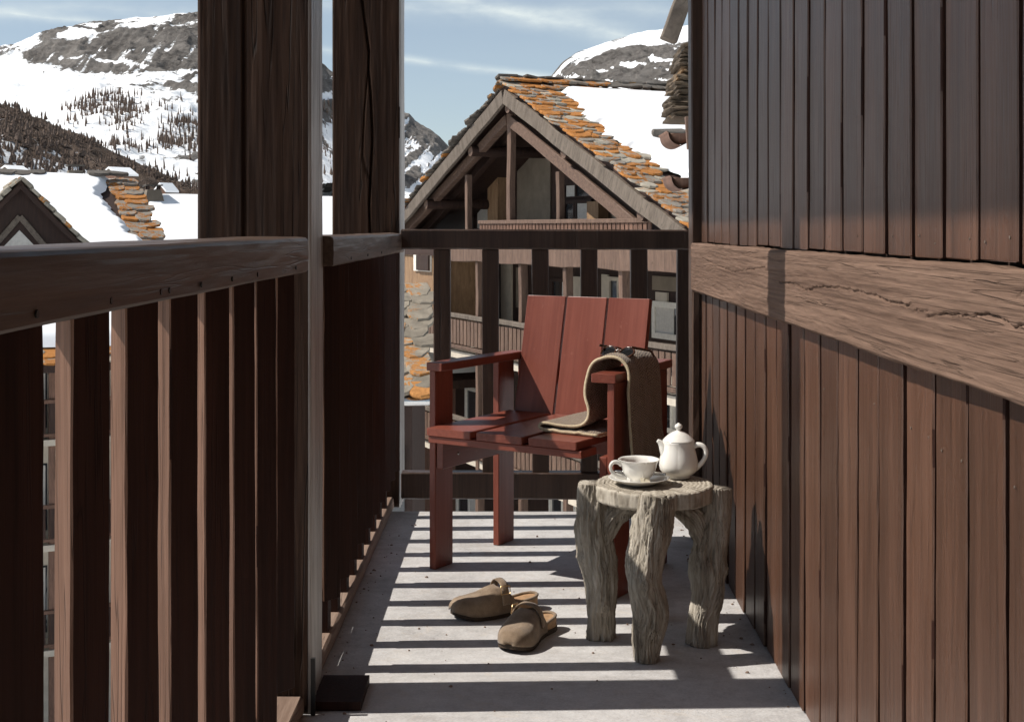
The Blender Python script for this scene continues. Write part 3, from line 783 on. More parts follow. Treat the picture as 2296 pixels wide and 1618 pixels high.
sp = smoothpath([(-.075, -.002, .0055), (-.03, .001, .003), (.02, .004, .0048), (.045, .006, .006)], 8)
part('handle', me_from('handle', *tube(sp, .0018, 8, 2.0), 'steel', True), SP, Matrix.Rotation(R(-22), 4, 'Z'))
bv, bf = lathe([(.0, -.003), (.006, -.002), (.0095, .0005), (.0090, .0010), (.0055, -.001), (.0, -.002)], 24, False)
part('bowl', me_from('bowl', [(x * 1.5, y, z) for x, y, z in bv], bf, 'steel', True), SP, Matrix.Rotation(R(-22), 4, 'Z') @ Matrix.Translation((-.085, -.002, .0065)))

# ------------------------------------------------------------------ teapot
TPXY = (.447, 3.578)
TP = thing('teapot', 'white porcelain teapot with a domed lid and round knob', 'teapot', (*TPXY, TZ + .003))
lob = lambda a, z: 1 + .035 * abs(math.cos(3 * a + .5)) ** .6 * math.sin(max(0, min(1, z / .10)) * math.pi) - .012
pr = [(.0, 0), (.031, 0), (.033, .003), (.032, .006), (.043, .013), (.0505, .022), (.0525, .033), (.0510, .048), (.0480, .062), (.0450, .076), (.0430, .088), (.0435, .0955), (.0440, .0985), (.0425, .0995), (.038, .0985), (.0, .0985)]
part('body', me_from('body', *lathe(pr, 120, False, False, lob), 'china', True), TP)
lid = part('lid', me_from('lid', *lathe([(.030, .0990), (.0430, .0992), (.0440, .1010), (.0425, .1030), (.0360, .1100), (.0270, .1180), (.0170, .1240), (.0090, .1268), (.0065, .1285), (.0, .1290)], 72, True), 'china', True), TP)
part('knob', me_from('knob', *lathe([(.0055, .1283), (.0052, .1300), (.0085, .1335), (.0108, .1375), (.0105, .1415), (.0078, .1450), (.0035, .1468), (.0025, .1488), (.0, .1492)], 36, False), 'china', True), lid)
hp = smoothpath([(.040, 0, .086), (.053, 0, .0915), (.066, 0, .0885), (.0745, 0, .0765), (.0730, 0, .060), (.0640, 0, .044), (.054, 0, .033), (.046, 0, .026)], 8)
part('handle', me_from('handle', *tube(hp, [.0062 - .0012 * math.sin(i / len(hp) * 3.1) for i in range(len(hp))], 14, 1.25), 'china', True), TP, Matrix.Rotation(R(-14), 4, 'Z'))
spp = smoothpath([(-.036, 0, .070), (-.041, 0, .080), (-.0455, 0, .089), (-.0515, 0, .0965), (-.0585, 0, .1015)], 8)
part('spout', me_from('spout', *tube(spp, [.0115 * (1 - i / len(spp)) + .0042 for i in range(len(spp))], 20), 'china', True), TP, Matrix.Rotation(R(4), 4, 'Z'))

# ------------------------------------------------------------------ clogs
def clog(label, toe, heel, flip, lift):
    toe = Vector((*toe, 0)); heel = Vector((*heel, 0)); d = toe - heel; Ln = d.length
    t = thing('clog', label, 'shoe', (heel.x, heel.y, .001), math.atan2(d.y, d.x), 'suede clogs on the balcony floor')
    def hw(s):   # half width along the length
        pts = [(0, .010), (.04, .024), (.12, .0315), (.3, .0325), (.45, .036), (.62, .046), (.74, .0485), (.85, .044), (.93, .032), (.98, .016), (1.0, .004)]
        if s > .74: return max(.0015, .0485 * math.sqrt(max(0, 1 - ((s - .74) / .262) ** 2)))
        for (a, b), (c, e) in zip(pts[:-1], pts[1:]):
            if a <= s <= c: return b + (e - b) * (s - a) / (c - a)
        return .0015
    def mid(s): return flip * (.010 * math.sin(s * math.pi) - .012 * max(0, s - .55))
    def solez(s): return .004 + .012 * max(0, (s - .78) / .22) ** 1.6
    S = [1 - (1 - i / 70) ** 1.25 for i in range(71)]
    # rubber sole and cork midsole
    def slab(f0, f1, grow, nm, mat, parent):
        V, Fc = [], []
        for z in (f0, f1):
            for s in S: V.append((s * Ln, mid(s) + (hw(s) + grow), z(s)))
            for s in reversed(S): V.append((s * Ln, mid(s) - (hw(s) + grow), z(s)))
        n = 2 * len(S)
        for j in range(n): Fc.append((j, (j + 1) % n, n + (j + 1) % n, n + j))
        m = len(S)
        for j in range(m - 1):
            Fc.append((n + j, n + j + 1, n + n - 2 - j, n + n - 1 - j)); Fc.append((j + 1, j, n - 1 - j, n - 2 - j))
        return part(nm, me_from(nm, V, Fc, mat), parent)
    slab(lambda s: solez(s) - .004, lambda s: solez(s) + .008, .0035, 'sole', 'sole', t)
    def ftop(s): return solez(s) + .022 + .012 * max(0, 1 - s / .45) - .012 * max(0, (s - .8) / .2)
    slab(lambda s: solez(s) + .0085, ftop, .001, 'footbed', 'cork', t)
    # raised footbed rim at the heel
    rimp = [(s * Ln, mid(s) + sg * (hw(s) - .002), ftop(s) + .002) for sg, ss in ((1, [x for x in S if x <= .45][::-1]), (-1, [x for x in S if x <= .45])) for s in ss]
    part('heel_rim', me_from('heel_rim', *tube(rimp, .0045, 8), 'suede', True), t)
    # upper
    def hgt(s):
        pts = [(0, .06), (.3, .068), (.45, .076), (.55, .071), (.68, .057), (.78, .050), (.88, .0435), (.94, .035), (.98, .022), (1.0, .006)]
        for (a, b), (c, e) in zip(pts[:-1], pts[1:]):
            if a <= s <= c:
                return b + (e - b) * (s - a) / (c - a)
        return .016
    NU, NA = 44, 40
    def upt(i, j, grow=0, s_over=None):
        a = math.pi * j / NA; c, sn = math.cos(a), math.sin(a)
        s0 = .30 + .22 * sn ** 1.5
        s = s0 + (1 - s0) * (i / NU) if s_over is None else s_over
        y = mid(s) + (hw(s) + .0048 + grow) * (abs(c) ** .75) * (1 if c > 0 else -1)
        z = solez(s) + .007 + (hgt(s) + grow) * (sn ** .62) * (1 + .03 * noise.noise(Vector((s * 9, a * 2, 3 * flip))))
        return (s * Ln + .006 * max(0, (s - .9) / .1), y, z)
    V = [upt(i, j) for i in range(NU + 1) for j in range(NA + 1)]
    Fc = [(i * (NA + 1) + j, i * (NA + 1) + j + 1, (i + 1) * (NA + 1) + j + 1, (i + 1) * (NA + 1) + j) for i in range(NU) for j in range(NA)]
    up = part('upper', me_from('upper', V, Fc, 'suede', True), t)
    so = up.modifiers.new('thick', 'SOLIDIFY'); so.thickness = .003; so.offset = -1
    # strap over the instep with a buckle
    def strap_pt(k, j):
        s = .42 + .085 * k; p = upt(0, j, .0045 + lift * max(0, math.sin(math.pi * j / NA)) ** 4, s); return p
    V, Fc = gridface(34, 4, lambda q, k: strap_pt(k, 2 + (NA - 4) * q))
    st = part('strap', me_from('strap', V, Fc, 'suede', True), t)
    so = st.modifiers.new('thick', 'SOLIDIFY'); so.thickness = .0032; so.offset = 0
    b = Vector(upt(0, 9 if flip > 0 else NA - 9, .011, .465)); bx = .014; bz = .011
    ringp = [(b.x - bx, b.y, b.z - bz), (b.x + bx, b.y, b.z - bz), (b.x + bx, b.y - flip * .004, b.z + bz), (b.x - bx, b.y - flip * .004, b.z + bz)]
    part('buckle', me_from('buckle', *tube(ringp, .0021, 8, closed=True), 'brass', True), st)
clog('tan suede clog with a raised strap, toe pointing left, farther from the camera', (-.176, 3.690), (.061, 3.805), 1, .007)
clog('tan suede clog with a brass buckle, toe pointing at the camera', (-.020, 3.390), (.098, 3.615), -1, .004)

# ------------------------------------------------------------------ grit and bark crumbs on the floor
rg = random.Random(21); V, Fc = [], []
for i in range(240):
    x = rg.uniform(-.46, .64); y = rg.uniform(2.2, 5.0)
    if rg.random() < .55: x = rg.choice((-.475 + abs(rg.gauss(0, .05)), .645 - abs(rg.gauss(0, .05))))
    r = rg.choice((.0012, .0018, .0025, .004)) * rg.uniform(.7, 1.3); o = len(V); a0 = rg.uniform(0, 6)
    ring = [(x + r * math.cos(a0 + j * 1.2566) * rg.uniform(.6, 1.6), y + r * math.sin(a0 + j * 1.2566) * rg.uniform(.6, 1.3), .0008) for j in range(5)]
    V += ring + [(px_ * .6 + x * .4, py_ * .6 + y * .4, .0012 + r * .7) for px_, py_, _ in ring]
    for j in range(5): Fc.append((o + j, o + (j + 1) % 5, o + 5 + (j + 1) % 5, o + 5 + j))
    Fc.append(tuple(o + 5 + j for j in range(5)))
gr = part('grit', me_from('grit', V, Fc, 'kerb')); gr['kind'] = 'stuff'; gr['label'] = 'scattered grit and bark crumbs on the concrete floor'

# ------------------------------------------------------------------ ground, mountains, forest
def vnoise(x, y, seed):
    xi = np.floor(x).astype(np.int64); yi = np.floor(y).astype(np.int64); xf = x - xi; yf = y - yi
    def h(a, b):
        n = (a * 374761393 + b * 668265263 + seed * 974711) & 0x7fffffff
        n = (n ^ (n >> 13)) * 1274126177 & 0x7fffffff
        return ((n ^ (n >> 16)) & 0xffff) / 65535.0
    u = xf * xf * (3 - 2 * xf); v = yf * yf * (3 - 2 * yf)
    return (h(xi, yi) * (1 - u) + h(xi + 1, yi) * u) * (1 - v) + (h(xi, yi + 1) * (1 - u) + h(xi + 1, yi + 1) * u) * v
def fbm(x, y, seed, octv=6, ridge=False):
    s = 0; a = .5; f = 1.0; tot = 0
    for o in range(octv):
        n = vnoise(x * f, y * f, seed + o * 13)
        if ridge: n = 1 - np.abs(2 * n - 1)
        s = s + a * n; tot += a; a *= .52; f *= 2.03
    return s / tot
def sstep(a, b, x):
    t = np.clip((x - a) / (b - a), 0, 1); return t * t * (3 - 2 * t)
k = NT('alpine_slope')
at = k.add('ShaderNodeAttribute'); at.attribute_name = 'rock'
a = k.noise(k.coords((.06, .06, .075), False), 1, 8, .78, .6); b = k.noise(k.coords((.012, .012, .03), False), 1, 6, .65)
rk = k.ramp(k.math('ADD', k.math('MULTIPLY', a, .6), k.math('MULTIPLY', b, .4)), [(.36, (.065, .058, .053)), (.46, (.20, .183, .168)), (.56, (.30, .277, .255)), (.68, (.43, .40, .37))])
fac = k.ramp(k.math('ADD', at.outputs['Fac'], k.math('MULTIPLY', k.math('SUBTRACT', a, .5), 2.2)), [(.44, (0, 0, 0)), (.54, (1, 1, 1))])
MAT['alpine'] = k.fin(k.mix(fac, (.90, .91, .92), rk), .9, k.bump(k.math('MULTIPLY', a, k.math('ADD', k.math('MULTIPLY', fac, .9), .1)), 1.0, 14.0), .1)

k = NT('scrub_slope')
at = k.add('ShaderNodeAttribute'); at.attribute_name = 'rock'
a = k.noise(k.coords((.16, .16, .16), False), 1, 6, .75, .4); b = k.noise(k.coords((.03, .03, .03), False), 1, 5, .65)
rk = k.ramp(k.math('ADD', k.math('MULTIPLY', a, .6), k.math('MULTIPLY', b, .4)), [(.36, (.040, .029, .022)), (.5, (.105, .076, .058)), (.66, (.20, .15, .12))])
fac = k.ramp(k.math('ADD', at.outputs['Fac'], k.math('MULTIPLY', k.math('SUBTRACT', a, .5), 1.6)), [(.42, (0, 0, 0)), (.58, (1, 1, 1))])
MAT['scrub'] = k.fin(k.mix(fac, (.82, .84, .87), rk), .9, k.bump(a, 1.0, 5.0), .1)
G0 = me_from('ground', *gridface(8, 8, lambda s, t: (-3000 + 6000 * s, -3000 + 6000 * t, -13.0)), 'snow')
structure(part('ground', G0), 'snow covered valley floor far below the balcony')

MESH = {}
def mountain(name, label, ridge, Yr, Yn, zn, xr, nx, ny, shp, amp, rockfn, seed, mat='alpine'):
    rx = np.array([p[0] for p in ridge], float); ry = np.array([p[1] for p in ridge], float)
    px = np.linspace(xr[0], xr[1], nx); X = (px - 1155) / F * Yr
    zr = (513 - np.interp(px, rx, ry)) / F * Yr
    t = np.concatenate([np.linspace(0, 1, ny), np.linspace(1.02, 1.3, 12)])
    TT, XX = np.meshgrid(t, X, indexing='ij'); ZR = np.broadcast_to(zr, TT.shape)
    YY = Yn + (Yr - Yn) * TT
    base = np.interp(TT, shp[0], shp[1])
    Z = zn + (ZR - zn) * base
    sc = 1 / (Yr * .07)
    rg = fbm(XX * sc, YY * sc, seed, 7, True) - .55
    fine = fbm(XX * sc * 5, YY * sc * 5, seed + 50, 5) - .5
    env = np.minimum(1, TT * 4) * (1 - .75 * sstep(.8, 1.0, TT))
    Z = Z + (ZR - zn) * amp * rg * env + (ZR - zn) * amp * .45 * fine * (.35 + .65 * env)
    Z = np.where(TT > 1, np.maximum(Z, 0) * (1 - (TT - 1) * 2.2), Z)
    XI = 1155 + XX / YY * F; YI = 513 - Z / YY * F
    rock = rockfn(XI, YI, np.interp(XI, rx, ry), XX, YY)
    crag = fbm(XX / 34.0, YY / 34.0, seed + 90, 5, True) - .55; crag2 = fbm(XX / 9.0, YY / 12.0, seed + 95, 3) - .5
    Z = Z + np.clip(rock, 0, 1) * (crag * 17 + crag2 * 7) * (1 - .6 * sstep(.9, 1.0, TT)) * (TT <= 1)
    n, m = TT.shape
    V = np.stack([XX, YY, Z + EYE], -1).reshape(-1, 3)
    idx = np.arange(n * m).reshape(n, m)
    Fq = np.stack([idx[:-1, :-1], idx[:-1, 1:], idx[1:, 1:], idx[1:, :-1]], -1).reshape(-1, 4)
    me = bpy.data.meshes.new(name); me.vertices.add(len(V)); me.vertices.foreach_set('co', V.ravel())
    me.loops.add(len(Fq) * 4); me.polygons.add(len(Fq)); me.loops.foreach_set('vertex_index', Fq.ravel())
    me.polygons.foreach_set('loop_start', np.arange(0, len(Fq) * 4, 4)); me.polygons.foreach_set('use_smooth', [True] * len(Fq))
    me.update(calc_edges=True)
    at = me.attributes.new('rock', 'FLOAT', 'POINT'); at.data.foreach_set('value', rock.reshape(-1).astype(np.float32))
    me.materials.append(MAT[mat])
    o = structure(part(name, me), label)
    MESH[label] = (V.reshape(n, m, 3), XI, YI, TT)
    return o
def rock_left(xi, yi, ry, X, Y):
    ub = np.interp(xi, [-300, 0, 40, 69, 130, 178, 240, 309, 439, 600], [150, 110, 108, 108, 82, 84, 72, 50, 36, 34])
    lb = np.interp(xi, [-300, 0, 40, 65, 171, 240, 326, 377, 439, 560], [150, 126, 122, 142, 152, 172, 194, 202, 226, 270])
    wob = (fbm(X * .02, Y * .02, 3) - .5) * 46
    d = np.minimum(yi - ub + wob, lb - yi + wob)
    r = sstep(-24, 20, d) * .98
    led = fbm(X * .006, yi * .045, 8); r = r * (1 - .85 * sstep(.58, .64, led) * sstep(0, 20, d + 12))
    st = fbm((xi + yi * .8) * .055, (yi - xi * .3) * .022, 71); r = r * (1 - .55 * sstep(.61, .67, st))
    cr_ = sstep(.50, .60, fbm(X * .022, yi * .07, 73)) * sstep(60, 110, xi) * (1 - sstep(14, 34, yi - ry)); r = np.maximum(r, .85 * cr_)
    sp = fbm(X * .03, Y * .018, 21); r2 = sstep(.60, .66, sp) * sstep(360, 430, xi) * sstep(190, 230, yi) * .9
    return np.maximum(np.maximum(r, r2), .22 * sstep(150, 330, xi) + .10 * (fbm(X * .01, Y * .008, 44) - .3))
def rock_mid(xi, yi, ry, X, Y):
    s = fbm((xi * .9 - yi * 1.0) * .02, (xi + yi) * .075, 5); top = 1 - sstep(10, 40, yi - ry)
    return np.clip(sstep(.44, .56, s + .22 * top), 0, .95)
def rock_right(xi, yi, ry, X, Y):
    s = fbm(X * .012, Y * .01, 31); depth = yi - ry
    cap = np.interp(xi, [1200, 1262, 1320, 1400, 1450, 1520], [2, 5, 12, 14, 24, 40])
    r = sstep(-18, 18, depth - cap + (s - .5) * 60)
    p = fbm(X * .03, yi * .09, 14); return r * (1 - .9 * sstep(.60, .66, p)) * .95
def rock_hill(xi, yi, ry, X, Y):
    low = sstep(.45, .60, fbm(X * .03, Y * .02, 77)) * sstep(40, 90, yi - ry)
    return .80 - .75 * low
mountain('mountain', 'grey cliff mountain with snowfields rising behind the snowy roof at left', [(-500, 190), (-200, 140), (0, 106), (30, 100), (50, 96), (75, 99), (95, 90), (110, 82), (150, 64), (200, 52), (280, 44), (350, 38), (440, 28), (520, 22), (600, 40), (680, 90), (725, 145), (760, 200), (820, 300), (900, 420)],
         1900, 900, 20, (-420, 860), 420, 330, ([0, .35, .55, .72, .86, 1, 1.3], [0, .24, .43, .58, .86, 1, .9]), .10, rock_left, 4)
mountain('mountain', 'distant blue grey peak with diagonal snow streaks, left of the gable', [(560, 60), (640, 80), (700, 122), (728, 148), (745, 162), (820, 205), (880, 238), (905, 252), (918, 256), (930, 270), (945, 282), (965, 292), (985, 308), (1010, 335), (1060, 390), (1180, 470)],
         2700, 1400, 10, (540, 1190), 300, 220, ([0, .5, 1, 1.3], [0, .42, 1, .9]), .07, rock_mid, 11)
mountain('mountain', 'dark rocky mountain with a snow cap above the gable roof', [(940, 460), (1000, 430), (1060, 400), (1120, 340), (1180, 240), (1240, 166), (1262, 140), (1290, 121), (1330, 106), (1400, 86), (1450, 72), (1500, 63), (1600, 50), (1800, 30), (2100, 40)],
         1800, 900, 10, (930, 2100), 420, 220, ([0, .4, .75, .9, 1, 1.3], [0, .4, .78, .93, 1, .9]), .06, rock_right, 19)
mountain('hillside', 'low forested hillside descending behind the snowy roof', [(-500, 60), (-200, 160), (0, 236), (40, 250), (80, 268), (150, 292), (200, 312), (260, 345), (330, 378), (390, 402), (440, 424), (560, 455), (760, 480), (1000, 500)],
         900, 200, -4, (-420, 900), 200, 120, ([0, .5, 1, 1.3], [0, .5, 1, .9]), .06, rock_hill, 27, 'scrub')

k = NT('bare_larch')
a = k.noise(k.coords((.35, .35, .12), False), 1, 5, .7); b = k.noise(k.coords((.02, .02, .02), False), 1, 3)
MAT['larch'] = k.fin(k.ramp(k.math('ADD', k.math('MULTIPLY', a, .6), k.math('MULTIPLY', b, .4)), [(.3, (.085, .062, .050)), (.7, (.21, .158, .128))]), .9, None, .1)
def forest(label, key, dens, n, hmin, hmax, seed, wide):
    V0, XI, YI, TT = MESH[key]; rng = np.random.default_rng(seed)
    w = dens(XI, YI, V0[..., 0], V0[..., 1]) * (TT <= 1) * (XI > -20) * (XI < 800)
    # weight by spacing so that near rows do not crowd
    p = (w / w.sum()).ravel(); ids = rng.choice(len(p), n, p=p); P = V0.reshape(-1, 3)[ids]
    sp = (V0[1, 0, 1] - V0[0, 0, 1]); sx = V0[0, 1, 0] - V0[0, 0, 0]
    lev = [(0, .10), (.04, .55), (.16, 1.0), (.34, .72), (.52, .60), (.72, .34), (.86, .20), (1.0, .0)]
    na = 6; V, Fc = [], []
    for p0 in P:
        x, y, z = p0 + np.array([rng.uniform(-sx, sx) * .5, rng.uniform(-sp, sp) * .5, 0])
        h = rng.uniform(hmin, hmax); r = h * rng.uniform(*wide); o = len(V); rot = rng.uniform(0, 6)
        lx, ly = rng.uniform(-.03, .03, 2) * h
        for (t, q) in lev:
            for j in range(na):
                a = rot + 2 * math.pi * j / na; rr = r * q * rng.uniform(.45, 1.3)
                V.append((x + math.cos(a) * rr + lx * t, y + math.sin(a) * rr + ly * t, z - .6 + h * t + rng.uniform(-.05, .05) * h * (0 < t < 1)))
        for i in range(len(lev) - 1):
            for j in range(na):
                Fc.append((o + i * na + j, o + i * na + (j + 1) % na, o + (i + 1) * na + (j + 1) % na, o + (i + 1) * na + j))
    o = part('forest', me_from('forest', V, Fc, 'larch', False)); o['kind'] = 'stuff'; o['label'] = label
def dens_far(xi, yi, X, Y):
    inn = sstep(120, 160, xi) * sstep(200, 225, yi - .04 * (xi - 250)) * (1 - sstep(325, 350, yi))
    up = np.interp(xi, [100, 140, 180, 220, 270, 300, 360, 440, 520, 800], [270, 245, 225, 212, 205, 205, 222, 232, 240, 240])
    inn = inn * sstep(-4, 6, yi - up)
    c = sstep(.40, .56, fbm(X * .014, Y * .006, 61))
    clear = sstep(210, 235, xi) * sstep(292, 300, yi) * (1 - sstep(322, 330, yi)) * (1 - sstep(345, 375, xi))
    return inn * (c + .05) * (1 - .95 * clear) + .03 * sstep(300, 360, xi) * sstep(220, 260, yi)
def dens_near(xi, yi, X, Y):
    c = sstep(.34, .50, fbm(X * .02, Y * .012, 81))
    gap = sstep(335, 352, yi + .06 * xi) * (1 - sstep(.42, .56, fbm(X * .03, Y * .02, 91)))
    return (c + .12) * (1 - .8 * gap) * sstep(0, 8, yi - np.interp(xi, [0, 150, 260, 440], [232, 290, 343, 422]) + 6)
forest('bare brown larch wood on the snowy mountain slope', 'grey cliff mountain with snowfields rising behind the snowy roof at left', dens_far, 2300, 3.5, 12, 1, (.07, .13))
forest('dense grey brown larch wood covering the low hillside', 'low forested hillside descending behind the snowy roof', dens_near, 4200, 1.8, 6.5, 2, (.16, .32))

# ------------------------------------------------------------------ stone slates
rs = random.Random(11)
def slate_mesh(mat, sx, sy, th, v):
    key = ('slate', mat, sx, sy, th, v)
    if key in PC: return PC[key]
    r = random.Random(v * 77 + 5)
    pts = [(-.5, -.5), (.5, -.5), (.52, .1), (.38, .48), (.05, .56), (-.36, .47), (-.53, .05)]
    pts = [((x + r.uniform(-.06, .06)) * sx, (y + r.uniform(-.06, .06)) * sy) for x, y in pts]
    n = len(pts)
    V = [(x * .97, y * .97, 0) for x, y in pts] + [(x, y, th * .6 + r.uniform(-.1, .1) * th) for x, y in pts] + [(x * .94, y * .94, th + r.uniform(-.1, .1) * th) for x, y in pts]
    Fc = [tuple(range(n - 1, -1, -1)), tuple(range(2 * n, 3 * n))]
    for q in (0, n):
        for j in range(n): Fc.append((q + j, q + (j + 1) % n, q + n + (j + 1) % n, q + n + j))
    PC[key] = me_from('slate', V, Fc, mat); return PC[key]
def slate(parent, origin, down, across, mat, sx, sy, th, lift=.0, world=False, wild=1.0):
    """one stone slate: local +Y points down the slope; its lower end is raised a little by the slate below it"""
    d = Vector(down).normalized(); a = Vector(across).normalized(); n = a.cross(d)
    if n.z < 0: a = -a; n = a.cross(d)
    m = Matrix((a, d, n)).transposed().to_4x4()
    m.translation = Vector(origin) + n * lift
    s = 1 + (rs.uniform(.72, 1.40) - 1) * wild
    m = m @ Matrix.Rotation(rs.uniform(-.30, .30), 4, 'Z') @ Matrix.Rotation((R(6.0) + rs.uniform(-.05, .05)) * wild, 4, 'X') @ Matrix.Rotation(rs.uniform(-.06, .06) * wild, 4, 'Y') @ Matrix.Diagonal((s, rs.uniform(.8, 1.25), rs.uniform(.8, 1 + .9 * wild), 1))
    return part('slate', slate_mesh(mat, sx, sy, th, rs.randrange(6)), parent, m, world)

# ------------------------------------------------------------------ gable house across the way
HX, HY, GZ = -.28, 34.0, -13.0
ROT = R(-63.95); gx, gy = math.cos(ROT), math.sin(ROT); vx, vy = -gy, gx
ZO = EYE - GZ
H = thing('gable_house', 'large wooden chalet with a wide gable, exposed truss and snowy stone roof', 'house', (HX, HY, GZ), ROT)
def fp(x, y, yl):
    kx = (x - 1155) / F
    t = (kx * (HY + vy * yl) - HX - vx * yl) / (gx - kx * gy)
    Yw = HY + gy * t + vy * yl
    return t, (513 - y) / F * Yw + ZO
AP = 3.88 + ZO; SL = .432; al = math.atan(SL); ca, sa = math.cos(al), math.sin(al)
HWD = 10.4; DEP = 15.0
def roofvf(x1, y0, y1, top, th, off=0.0):
    V = [(0, y0, top), (x1, y0, top - abs(x1) * SL), (x1, y1, top - abs(x1) * SL), (0, y1, top)]
    V += [(x, y, z - th) for x, y, z in V]
    Fc = [(0, 1, 2, 3), (7, 6, 5, 4), (0, 4, 5, 1), (1, 5, 6, 2), (2, 6, 7, 3), (3, 7, 4, 0)]
    if x1 < 0: Fc = [f[::-1] for f in Fc]
    return V, Fc
roof = part('roof', me_from('roof', *joinvf(roofvf(HWD, .05, DEP, AP - .10, .14), roofvf(-HWD, .05, DEP, AP - .10, .14)), 'house_wood_dark'), H)
down_r = Vector((ca, 0, -sa)); down_l = Vector((-ca, 0, -sa)); acr = Vector((0, 1, 0))
t = .10
while t < 9.6:
    for c in range(4):
        y = .12 + c * .31 + rs.uniform(-.06, .06)
        if c == 3 and (t > 3.4 and rs.random() < .5): continue
        slate(roof, (t * 1.0, y, AP - .10 - t * SL), down_r, acr, 'lauze_orange' if rs.random() < .72 else 'lauze', .40, .46, .036, .035)
    for c in range(2):
        y = .14 + c * .36 + rs.uniform(-.06, .06)
        slate(roof, (-t, y, AP - .10 - t * SL), down_l, acr, 'slate_dark' if rs.random() < .8 else 'lauze_orange', .42, .48, .045, .035)  # left slope mostly darker slates, standing for its shade
    t += .245
y = .1
while y < 12.5:
    slate(roof, (.12, y, AP - .06), down_r, acr, 'lauze_orange' if y < 3 else 'slate_dark', .42, .40, .04, .05)
    slate(roof, (-.12, y, AP - .03), down_l, acr, 'slate_dark', .42, .40, .04, .06)
    if .2 < y < 5.6: slate(roof, (.42, y, AP - .06 - .45 * SL), down_r, acr, 'lauze_orange', .40, .42, .04, .05)
    y += .34
def snowpt(s, q):
    t = .55 + 9.4 * q
    edge = 1.06 + .22 * math.sin(t * 1.3) * .6 + .35 * noise.noise(Vector((t * 1.7, 3, 1))) + .22 * noise.noise(Vector((t * 6, 8, 1))) + .5 * max(0, 1 - t / 1.6)
    e2 = s * s * (13.9 - edge); y = edge + e2
    th = .17 * min(1, e2 / .18 + .05) * min(1, (q * 9.4 + .02) / .15 + .1) + .02 * noise.noise(Vector((t * .8, y * .8, 0)))
    if s > 0 and q == 0: th = .03
    base = Vector((t, y, AP - .10 - t * SL)); nrm = Vector((sa, 0, ca))
    if q == 0: base.x += .12 * noise.noise(Vector((y * 1.5, 0, 0)))
    return tuple(base + nrm * (.055 + th))
V, Fc = gridface(70, 150, snowpt); Fc = [f[::-1] for f in Fc]
part('snow', me_from('snow', V, Fc, 'snow', True), roof)
for (t, y) in ((4.15, 2.35), (4.4, 5.6)):
    slate(roof, (t, y, AP - .10 - t * SL), down_r, acr, 'slate_dark', .8 if y < 3 else .45, .4, .10, .22)
# fascia boards along the gable edge, and the rafters behind them
def slope_timber(nm, s, x0, x1, y, drop, w, t, mat, par):
    p0 = (s * x0, y, AP - .10 - x0 * SL - drop); p1 = (s * x1, y, AP - .10 - x1 * SL - drop)
    return timber(nm, p0, p1, w, t, (0, 0, 1), mat, par, ch=.012, n=10, jit=.006)
for s in (-1, 1):
    slope_timber('fascia_board', s, .03, HWD, .0, .33, .37, .10, 'fascia', H)
    slope_timber('rafter', s, .08, HWD, 1.15, .28, .26, .2, 'house_wood_dark', H)
# purlins with round ends
for (s, x) in ((1, 0.02), (-1, 2.35), (-1, 5.6), (1, 3.1), (1, 6.6)):
    zc = AP - .10 - x * SL - .62
    pv, pf = tube([(s * x, .08, zc), (s * x, 2.4, zc)], .15, 16)
    me = me_from('purlin', pv, pf, 'house_wood_dark'); me.materials.append(MAT['house_beam']); me.polygons[len(pf) - 2].material_index = 1  # shaded length coloured dark, sunlit round end paler
    part('purlin', me, H)
# open truss
def tr(nm, a, b, w, t, mat='house_post', yl=.42, xd=(0, 1, 0)):
    pa = fp(*a, yl); pb = fp(*b, yl)
    return timber(nm, (pa[0], yl, pa[1]), (pb[0], yl, pb[1]), w, t, xd, mat, H, ch=.012, n=8, jit=.005)
tr('king_post', (1146, 545), (1146, 255), .17, .22)
tr('truss_post', (1051, 545), (1051, 392), .16, .17)
tr('truss_post', (1256, 545), (1256, 385), .16, .17)
tr('truss_chord', (908, 520), (1140, 268), .20, .26, 'house_beam', .40)
tr('truss_chord', (1150, 272), (1440, 515), .20, .30, 'house_beam', .40)
# recessed gable wall
yl = 2.6
gw = [(-9.2, .0), (9.2, .0), (0.0, 1.0)]
V = [(-9.0, yl, ZO - .45), (9.0, yl, ZO - .45), (0, yl, AP - .35), (-9.0, yl + .2, ZO - .45), (9.0, yl + .2, ZO - .45), (0, yl + .2, AP - .35)]
part('gable_wall', me_from('gable_wall', V, [(0, 1, 2), (5, 4, 3), (0, 3, 4, 1), (1, 4, 5, 2), (2, 5, 3, 0)], 'house_wood_dark'), H)
def wall_rect(nm, x0, y0, x1, y1, mat, yl, th=.05, par=None):
    a = fp(x0, (y0 + y1) / 2, yl)[0]; b = fp(x1, (y0 + y1) / 2, yl)[0]; xm = (x0 + x1) / 2
    z1 = fp(xm, y0, yl)[1]; z0 = fp(xm, y1, yl)[1]
    return box(nm, a, b, yl - th, yl, z0, z1, mat, par or H), (a, b, z0, z1)
wall_rect('wall_panel', 1162, 336, 1236, 520, 'panel', yl - .01, .04)
wall_rect('wall_panel', 1113, 352, 1136, 520, 'tan_board', yl - .2, .3)
wall_rect('wall_panel', 1338, 452, 1364, 530, 'tan_board', yl - .2, .3)
wall_rect('wall_panel', 1366, 458, 1385, 530, 'cream', yl - .01, .04)
